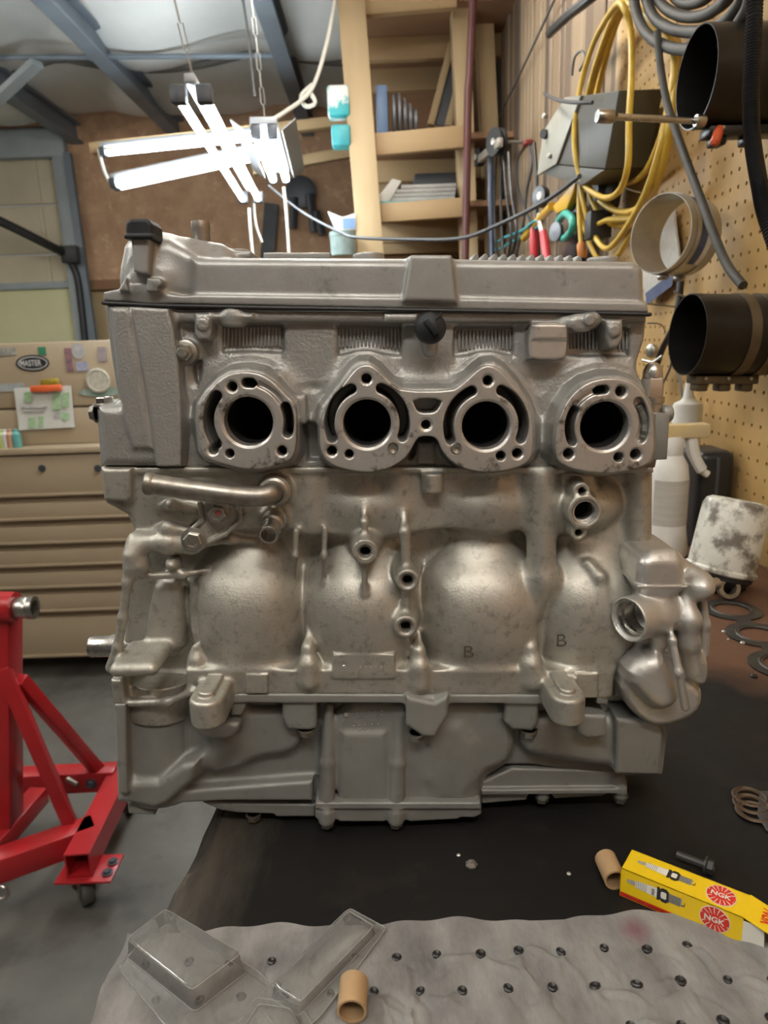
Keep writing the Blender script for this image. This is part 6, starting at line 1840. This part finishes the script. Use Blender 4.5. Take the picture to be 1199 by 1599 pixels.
for k in range(len(bd)):
    l = (k + 1) % len(bd); f.append((bd[k], bd[l], n0 + l, n0 + k))
t = MB(); t.add(v, f); sh_ = t.build('fibre_sheet', m_pad, PAD, ang=80)
nt = m_pad.node_tree; N_ = nt.nodes; L_ = nt.links; bs = N_['Principled BSDF']; src = bs.inputs['Base Color'].links[0].from_socket
tc = N_.new('ShaderNodeTexCoord'); ds = N_.new('ShaderNodeVectorMath'); ds.operation = 'DISTANCE'
ds.inputs[1].default_value = PZ(992, 1453, PADZ + .002) - wloc(sh_); L_.new(tc.outputs['Object'], ds.inputs[0])
mr = N_.new('ShaderNodeMapRange'); mr.inputs['From Min'].default_value = .002; mr.inputs['From Max'].default_value = .012; mr.inputs['To Min'].default_value = .75; mr.inputs['To Max'].default_value = 0
L_.new(ds.outputs['Value'], mr.inputs['Value']); mx = N_.new('ShaderNodeMix'); mx.data_type = 'RGBA'; mx.inputs['B'].default_value = (.16, .06, .08, 1)
L_.new(src, mx.inputs['A']); L_.new(mr.outputs[0], mx.inputs['Factor']); L_.new(mx.outputs['Result'], bs.inputs['Base Color'])
d0 = None
for (a, b) in DOTS:
    p = tl + ex * a + ey * b; p.z = PADZ + .0012
    if d0 is None:
        q = MB(); q.lathe([(.0023, -.0012), (.0024, .0004), (.0016, .0010), (.0008, .0003), (0, 0)], p, (0, 0, 1), 9); d0 = q.build('bond_dot', m_dot, PAD, ang=25); p00 = p
    else:
        o = dup(d0, PAD, p - p00); o.rotation_euler.z = random.random() * 3; o.scale = (random.uniform(1.0, 1.45), random.uniform(.95, 1.35), 1)
# ------------------------------------------------------------------ spark plug box
m_ybox = pmat('yellow_card', (.86, .60, .012), (.80, .55, .012), rough=.32, scale=8, coat=.2)
m_rbox = pmat('red_print_card', (.62, .035, .02), rough=.35)
m_wcard = pmat('white_card', (.74, .73, .66), rough=.5)
m_ink = pmat('black_ink', (.02, .02, .02), rough=.4)
m_gink = pmat('grey_ink', (.34, .34, .32), rough=.4)
zB = BENCH_Z + .0005
A_ = PZ(967, 1398, zB); B_ = PZ(1157, 1473, zB + .003)
lx = (B_ - A_); lx.z = 0; Lb = lx.length; lx.normalize(); ly = Vector((-lx.y, lx.x, 0)); lz = Vector((0, 0, 1))
# height from the front left edge
d_ = None
hb = .0215
for k in range(200):
    hb = .012 + k * .0001
    q_ = A_ + lz * hb
    # project
    r_ = q_ - CAM; dep_ = r_.dot(_F); py_ = 799.5 - F_PX * r_.dot(_U) / dep_
    if py_ < 1355.5: break
wb = hb * 1.02
SPB = empty('spark_plug_box', A_, 'yellow and red spark plug carton with one end flap open', 'box')
def fp(u_, w_): return A_ + lx * (u_ * Lb) + lz * (w_ * hb)                      # front face
def tp(u_, w_): return A_ + lx * (u_ * Lb) + ly * (w_ * wb) + lz * hb            # top face
th = .0004
def sheet(pts, n_, mat, name, par=SPB, thk=.0005):
    q = MB(); q.prism(pts, Vector(n_) * thk); return q.build(name, mat, par, flat=True)
sheet([fp(0, .17), fp(1, .17), fp(1, 1), fp(0, 1)], ly, m_ybox, 'front_panel')
sheet([fp(0, 0), fp(1, 0), fp(1, .17), fp(0, .17)], ly, m_rbox, 'red_stripe')
sheet([tp(0, 0), tp(1, 0), tp(1, 1), tp(0, 1)], -lz, m_ybox, 'top_panel')
bk = ly * wb
sheet([fp(0, 0) + bk, fp(1, 0) + bk, fp(1, 1) + bk, fp(0, 1) + bk], -ly, m_ybox, 'back_panel')
sheet([fp(0, 0), fp(1, 0), fp(1, 0) + bk, fp(0, 0) + bk], lz, m_ybox, 'bottom_panel')
sheet([fp(0, 0), fp(0, 0) + bk, fp(0, 1) + bk, fp(0, 1)], lx, m_ybox, 'end_panel')
# open end: top flap, white tuck and side ears
fd = (lx * .9 - lz * .28).normalized()
sheet([tp(1, 0), tp(1, 1), tp(1, 1) + fd * .020, tp(1, 0) + fd * .020], lz, m_ybox, 'end_flap', thk=.0004)
f2 = (lx * .7 - lz * .7).normalized()
e0_ = tp(1, 0) + fd * .020; e1_ = tp(1, 1) + fd * .020
sheet([e0_, e1_, e1_ + f2 * .008 - ly * .002, e0_ + f2 * .008 + ly * .002], lz, m_wcard, 'tuck_flap', thk=.0004)
ed = (lx * .96 + ly * .25 - lz * .05).normalized()
sheet([fp(1, .04), fp(1, .9), fp(1, .85) + ed * .011, fp(1, .10) + ed * .012], ly, m_wcard, 'dust_flap', thk=.0004)
ed2 = (lx * .96 + ly * .1).normalized()
sheet([fp(1, .04) + bk, fp(1, .9) + bk, fp(1, .8) + bk + ed2 * .010, fp(1, .15) + bk + ed2 * .010], -ly, m_wcard, 'dust_flap', thk=.0004)
# printing
def logo(P_, n_, ux, uy, r_):
    q = MB(); q.prism([P_ + ux * (r_ * math.cos(2 * math.pi * k / 40)) + uy * (r_ * math.sin(2 * math.pi * k / 40)) for k in range(40)], n_ * .0002); q.build('roundel_rim', m_wcard, SPB, flat=True)
    q = MB(); q.prism([P_ + n_ * .0002 + ux * (r_ * .95 * math.cos(2 * math.pi * k / 40)) + uy * (r_ * .95 * math.sin(2 * math.pi * k / 40)) for k in range(40)], n_ * .0001); q.build('roundel', m_rbox, SPB, flat=True)
    q = MB()
    for k in range(16):
        a = 2 * math.pi * k / 16 + .1
        if abs(math.sin(a)) < .25: continue
        d = ux * math.cos(a) + uy * math.sin(a); s_ = -ux * math.sin(a) + uy * math.cos(a)
        c = P_ + n_ * .00035
        q.add([c + d * (r_ * .42) + s_ * r_ * .012, c + d * (r_ * .42) - s_ * r_ * .012, c + d * (r_ * .92) - s_ * r_ * .035, c + d * (r_ * .92) + s_ * r_ * .035], [(0, 1, 2, 3)])
    tag(q.build('roundel_rays', m_wcard, SPB, flat=True), kind='stuff')
    q = MB(); q.prism([P_ + n_ * .00036 + ux * (r_ * a) + uy * (r_ * b) for a, b in ((-.8, -.3), (.8, -.3), (.8, .3), (-.8, .3))], n_ * .0001); q.build('roundel_band', m_rbox, SPB, flat=True)
    q = MB(); put_text(q, 'NGK', P_ + n_ * .0006, ux, uy, r_ * 1.35, r_ * .46, .03); q.build('lettering', m_wcard, SPB, flat=True)
def plug(P_, n_, ux, uy, L_, r_, text):
    """printed picture of a spark plug, terminal to the left"""
    n1 = n_ * .0003; n2 = n_ * .0004
    def strip(prof, mat, nn, name):
        q = MB(); up_ = [P_ + nn + ux * (L_ * a) + uy * (r_ * b) for a, b in prof]; dn = [P_ + nn + ux * (L_ * a) - uy * (r_ * b) for a, b in prof[::-1]]
        q.add(up_ + dn, [tuple(range(len(up_) + len(dn)))]); q.build(name, mat, SPB, flat=True)
    strip([(0, .22), (.03, .3), (.05, .2), (.07, .34), (.12, .36), (.14, .2), (.15, .2)], m_gink, n1, 'plug_print_terminal')
    strip([(.15, .55), (.36, .62), (.36, .66), (.52, .7), (.52, .7)], m_wcard, n1, 'plug_print_insulator')
    q = MB()
    for k in range(6):
        x_ = .165 + k * .032
        q.add([P_ + n2 + ux * (L_ * x_) + uy * (r_ * .58), P_ + n2 + ux * (L_ * (x_ + .012)) + uy * (r_ * .58), P_ + n2 + ux * (L_ * (x_ + .012)) - uy * (r_ * .58), P_ + n2 + ux * (L_ * x_) - uy * (r_ * .58)], [(0, 1, 2, 3)])
    tag(q.build('plug_print_ribs', m_gink, SPB, flat=True), kind='stuff')
    strip([(.52, .95), (.55, 1.0), (.58, .75), (.60, 1.02), (.68, 1.02), (.70, .8), (.72, .8)], m_ink, n1, 'plug_print_hexagon')
    strip([(.585, .3), (.60, .5), (.67, .5), (.68, .3)], m_wcard, n2, 'plug_print_shine')
    strip([(.72, .62), (.92, .62), (.92, .55), (.935, .5)], m_gink, n1, 'plug_print_thread')
    q = MB()
    for k in range(8):
        x_ = .73 + k * .024
        q.add([P_ + n2 + ux * (L_ * x_) + uy * (r_ * .62), P_ + n2 + ux * (L_ * (x_ + .009)) + uy * (r_ * .62), P_ + n2 + ux * (L_ * (x_ + .004)) - uy * (r_ * .62), P_ + n2 + ux * (L_ * (x_ - .005)) - uy * (r_ * .62)], [(0, 1, 2, 3)])
    tag(q.build('plug_print_threads', m_ink, SPB, flat=True), kind='stuff')
    q = MB(); pp = [(.935, .45), (.985, .4), (.985, -.2), (.975, -.2), (.975, .25), (.935, .3)]
    q.add([P_ + n1 + ux * (L_ * a) + uy * (r_ * -b) for a, b in pp], [tuple(range(6))]); q.build('plug_print_electrode', m_ink, SPB, flat=True)
    if text: 
        q = MB(); put_text(q, 'NGK', P_ + n2 * 1.5 + ux * (L_ * .455), uy, -ux, r_ * 1.0, L_ * .05, .02); q.build('lettering', m_ink, SPB, flat=True)
logo(fp(.79, .58) - ly * .0001, -ly, lx, lz, hb * .41)
logo(tp(.80, .50) + lz * .0001, lz, lx, ly, wb * .40)
plug(fp(.06, .66), -ly, (lx * 1 - lz * .0).normalized(), lz, Lb * .50, hb * .235, True)
plug(tp(.10, .55), lz, lx, ly, Lb * .50, wb * .20, False)
q = MB(); put_text(q, 'MADE IN JAPAN / FABRIQUE AU JAPON / FABRICADO EN JAPON', fp(.40, .085) - ly * .0003, lx, lz, Lb * .70, hb * .075); q.build('lettering', m_ink, SPB, flat=True)
q = MB(); put_text(q, 'NGK', tp(1, .5) + fd * .012 + lz * .0007, -ly, fd, wb * .62, .0075, .03); q.build('lettering', m_rbox, SPB, flat=True)
# bolts lying behind the box
q = MB(); c = PZ(1110, 1378, BENCH_Z) + Vector((0, .01, .005)); hexhead(q, c, lx, .005, .006); q.tube([c, c - lx * .018], .0028, 10); tag(q.build('loose_bolt', m_drk), 'small loose bolt lying behind the yellow carton', 'bolt')
# ------------------------------------------------------------------ cardboard tubes
m_card = pmat('brown_cardboard', (.46, .30, .155), (.38, .245, .125), rough=.7, scale=60, bump=.1, bscale=200)
m_cardi = pmat('cardboard_inside', (.30, .19, .095), rough=.8)
def ctube(a, b, r_, label):
    a = Vector(a); b = Vector(b); d = b - a; L_ = d.length
    root = empty('cardboard_tube', Vector(((a.x + b.x) / 2, (a.y + b.y) / 2, min(a.z, b.z) - r_)), label, 'tube')
    q = MB(); q.lathe([(r_, 0), (r_, L_), (r_ - .0012, L_), (r_ - .0012, 0), (r_, 0)], a, d, 40); q.f = [fc for fc in q.f if len(fc) == 4]; q.build('tube_wall', m_card, root)
    q = MB(); q.lathe([(r_ - .0013, L_ * .02), (r_ - .0013, L_ * .98)], a, d, 40); q.f = [fc for fc in q.f if len(fc) == 4]; q.build('tube_lining', m_cardi, root)
r_ = .0072
a = PZ(961, 1375, BENCH_Z + r_); b = PZ(945, 1340, BENCH_Z + r_); ctube(a, b, r_, 'brown cardboard tube lying against the yellow spark plug carton')
r_ = .0078
a = PZ(549, 1580, PADZ + .003 + r_); b = PZ(553, 1532, PADZ + .003 + r_); ctube(a, b, r_, 'brown cardboard tube lying on the grey pad')
# ------------------------------------------------------------------ clear blister shells
m_clear = clear_plastic('clear_blister_plastic', (.96, .96, .94), .16)
m_edge_glint = clear_plastic('plastic_edge_glint', (.96, .96, .95), .30)  # hazier edge beads: highlights along the edges put into the colour
def blister(name, outline, inner, h_, label, z0, rim=.0012):
    """tray: a flat flange with a raised, rounded pocket (pixel outlines on the pad)"""
    n = 120
    def resample(pts):
        w3 = [PZ(x, y, z0) for x, y in pts]; out = []
        seg = [(w3[i], w3[(i + 1) % len(w3)]) for i in range(len(w3))]; tot = sum((b - a).length for a, b in seg); k = 0; acc = 0
        for i in range(n):
            tt = tot * i / n
            while acc + (seg[k][1] - seg[k][0]).length < tt - 1e-9: acc += (seg[k][1] - seg[k][0]).length; k += 1
            a, b = seg[k]; out.append(a.lerp(b, (tt - acc) / (b - a).length))
        return out
    O = resample(chaikin_px(outline)); I = resample(chaikin_px(inner))
    c = sum(I, Vector()) / n
    rings = [[p + Vector((0, 0, 0)) for p in O], [p + Vector((0, 0, .0012)) for p in O], [c + (p - c) * 1.03 + Vector((0, 0, .0012)) for p in I],
             [p + Vector((0, 0, h_ * .25)) for p in I], [c + (p - c) * .97 + Vector((0, 0, h_ * .8)) for p in I], [c + (p - c) * .93 + Vector((0, 0, h_ * .97)) for p in I],
             [c + (p - c) * .86 + Vector((0, 0, h_)) for p in I], [c + (p - c) * .45 + Vector((0, 0, h_ * 1.02)) for p in I]]
    v = [p for r in rings for p in r] + [c + Vector((0, 0, h_ * 1.03))]; f = []
    for j in range(len(rings) - 1):
        for k in range(n): f.append((j * n + k, j * n + (k + 1) % n, (j + 1) * n + (k + 1) % n, (j + 1) * n + k))
    L_ = (len(rings) - 1) * n
    for k in range(n): f.append((L_ + k, L_ + (k + 1) % n, len(v) - 1))
    q = MB(); q.add(v, f); o = q.build(name, m_clear, ang=50)
    q = MB(); q.tube([c + (p - c) * .955 + Vector((0, 0, h_ * .93)) for p in I], .0003, 5, closed=True); q.build('pocket_edge_glint', m_edge_glint, o)
    q = MB(); q.tube([p + Vector((0, 0, .0012)) for p in O], .0003, 5, closed=True); q.build('flange_edge_glint', m_edge_glint, o)
    q = MB(); q.tube([c + (p - c) * 1.03 + Vector((0, 0, .0016)) for p in I], .0003, 5, closed=True); q.build('pocket_foot_glint', m_edge_glint, o)
    return tag(o, label, 'packaging')
def chaikin_px(p):
    out = []
    for i in range(len(p)):
        a = p[i - 1]; b = p[i]; c = p[(i + 1) % len(p)]
        for t_, q_ in ((.13, a), (.04, a), (.04, c), (.13, c)):
            out.append((b[0] + (q_[0] - b[0]) * t_, b[1] + (q_[1] - b[1]) * t_))
    return out
blister('blister_shell', [(262, 1432), (402, 1518), (470, 1585), (484, 1650), (330, 1690), (184, 1514)], [(261, 1446), (384, 1520), (304, 1582), (198, 1496)], .015, 'larger clear plastic blister shell lying at the left of the pad', PADZ + .003)
blister('blister_shell', [(545, 1420), (604, 1452), (500, 1590), (452, 1630), (396, 1566)], [(547, 1437), (588, 1462), (468, 1588), (424, 1560)], .009, 'narrow clear plastic blister shell pointing to the engine', PADZ + .0035)
blister('blister_shell', [(400, 1560), (470, 1572), (510, 1640), (440, 1700), (330, 1660)], [(405, 1578), (455, 1586), (485, 1640), (430, 1685), (355, 1655)], .006, 'flat clear blister lid between the other two shells at the bottom edge', PADZ + .0045)
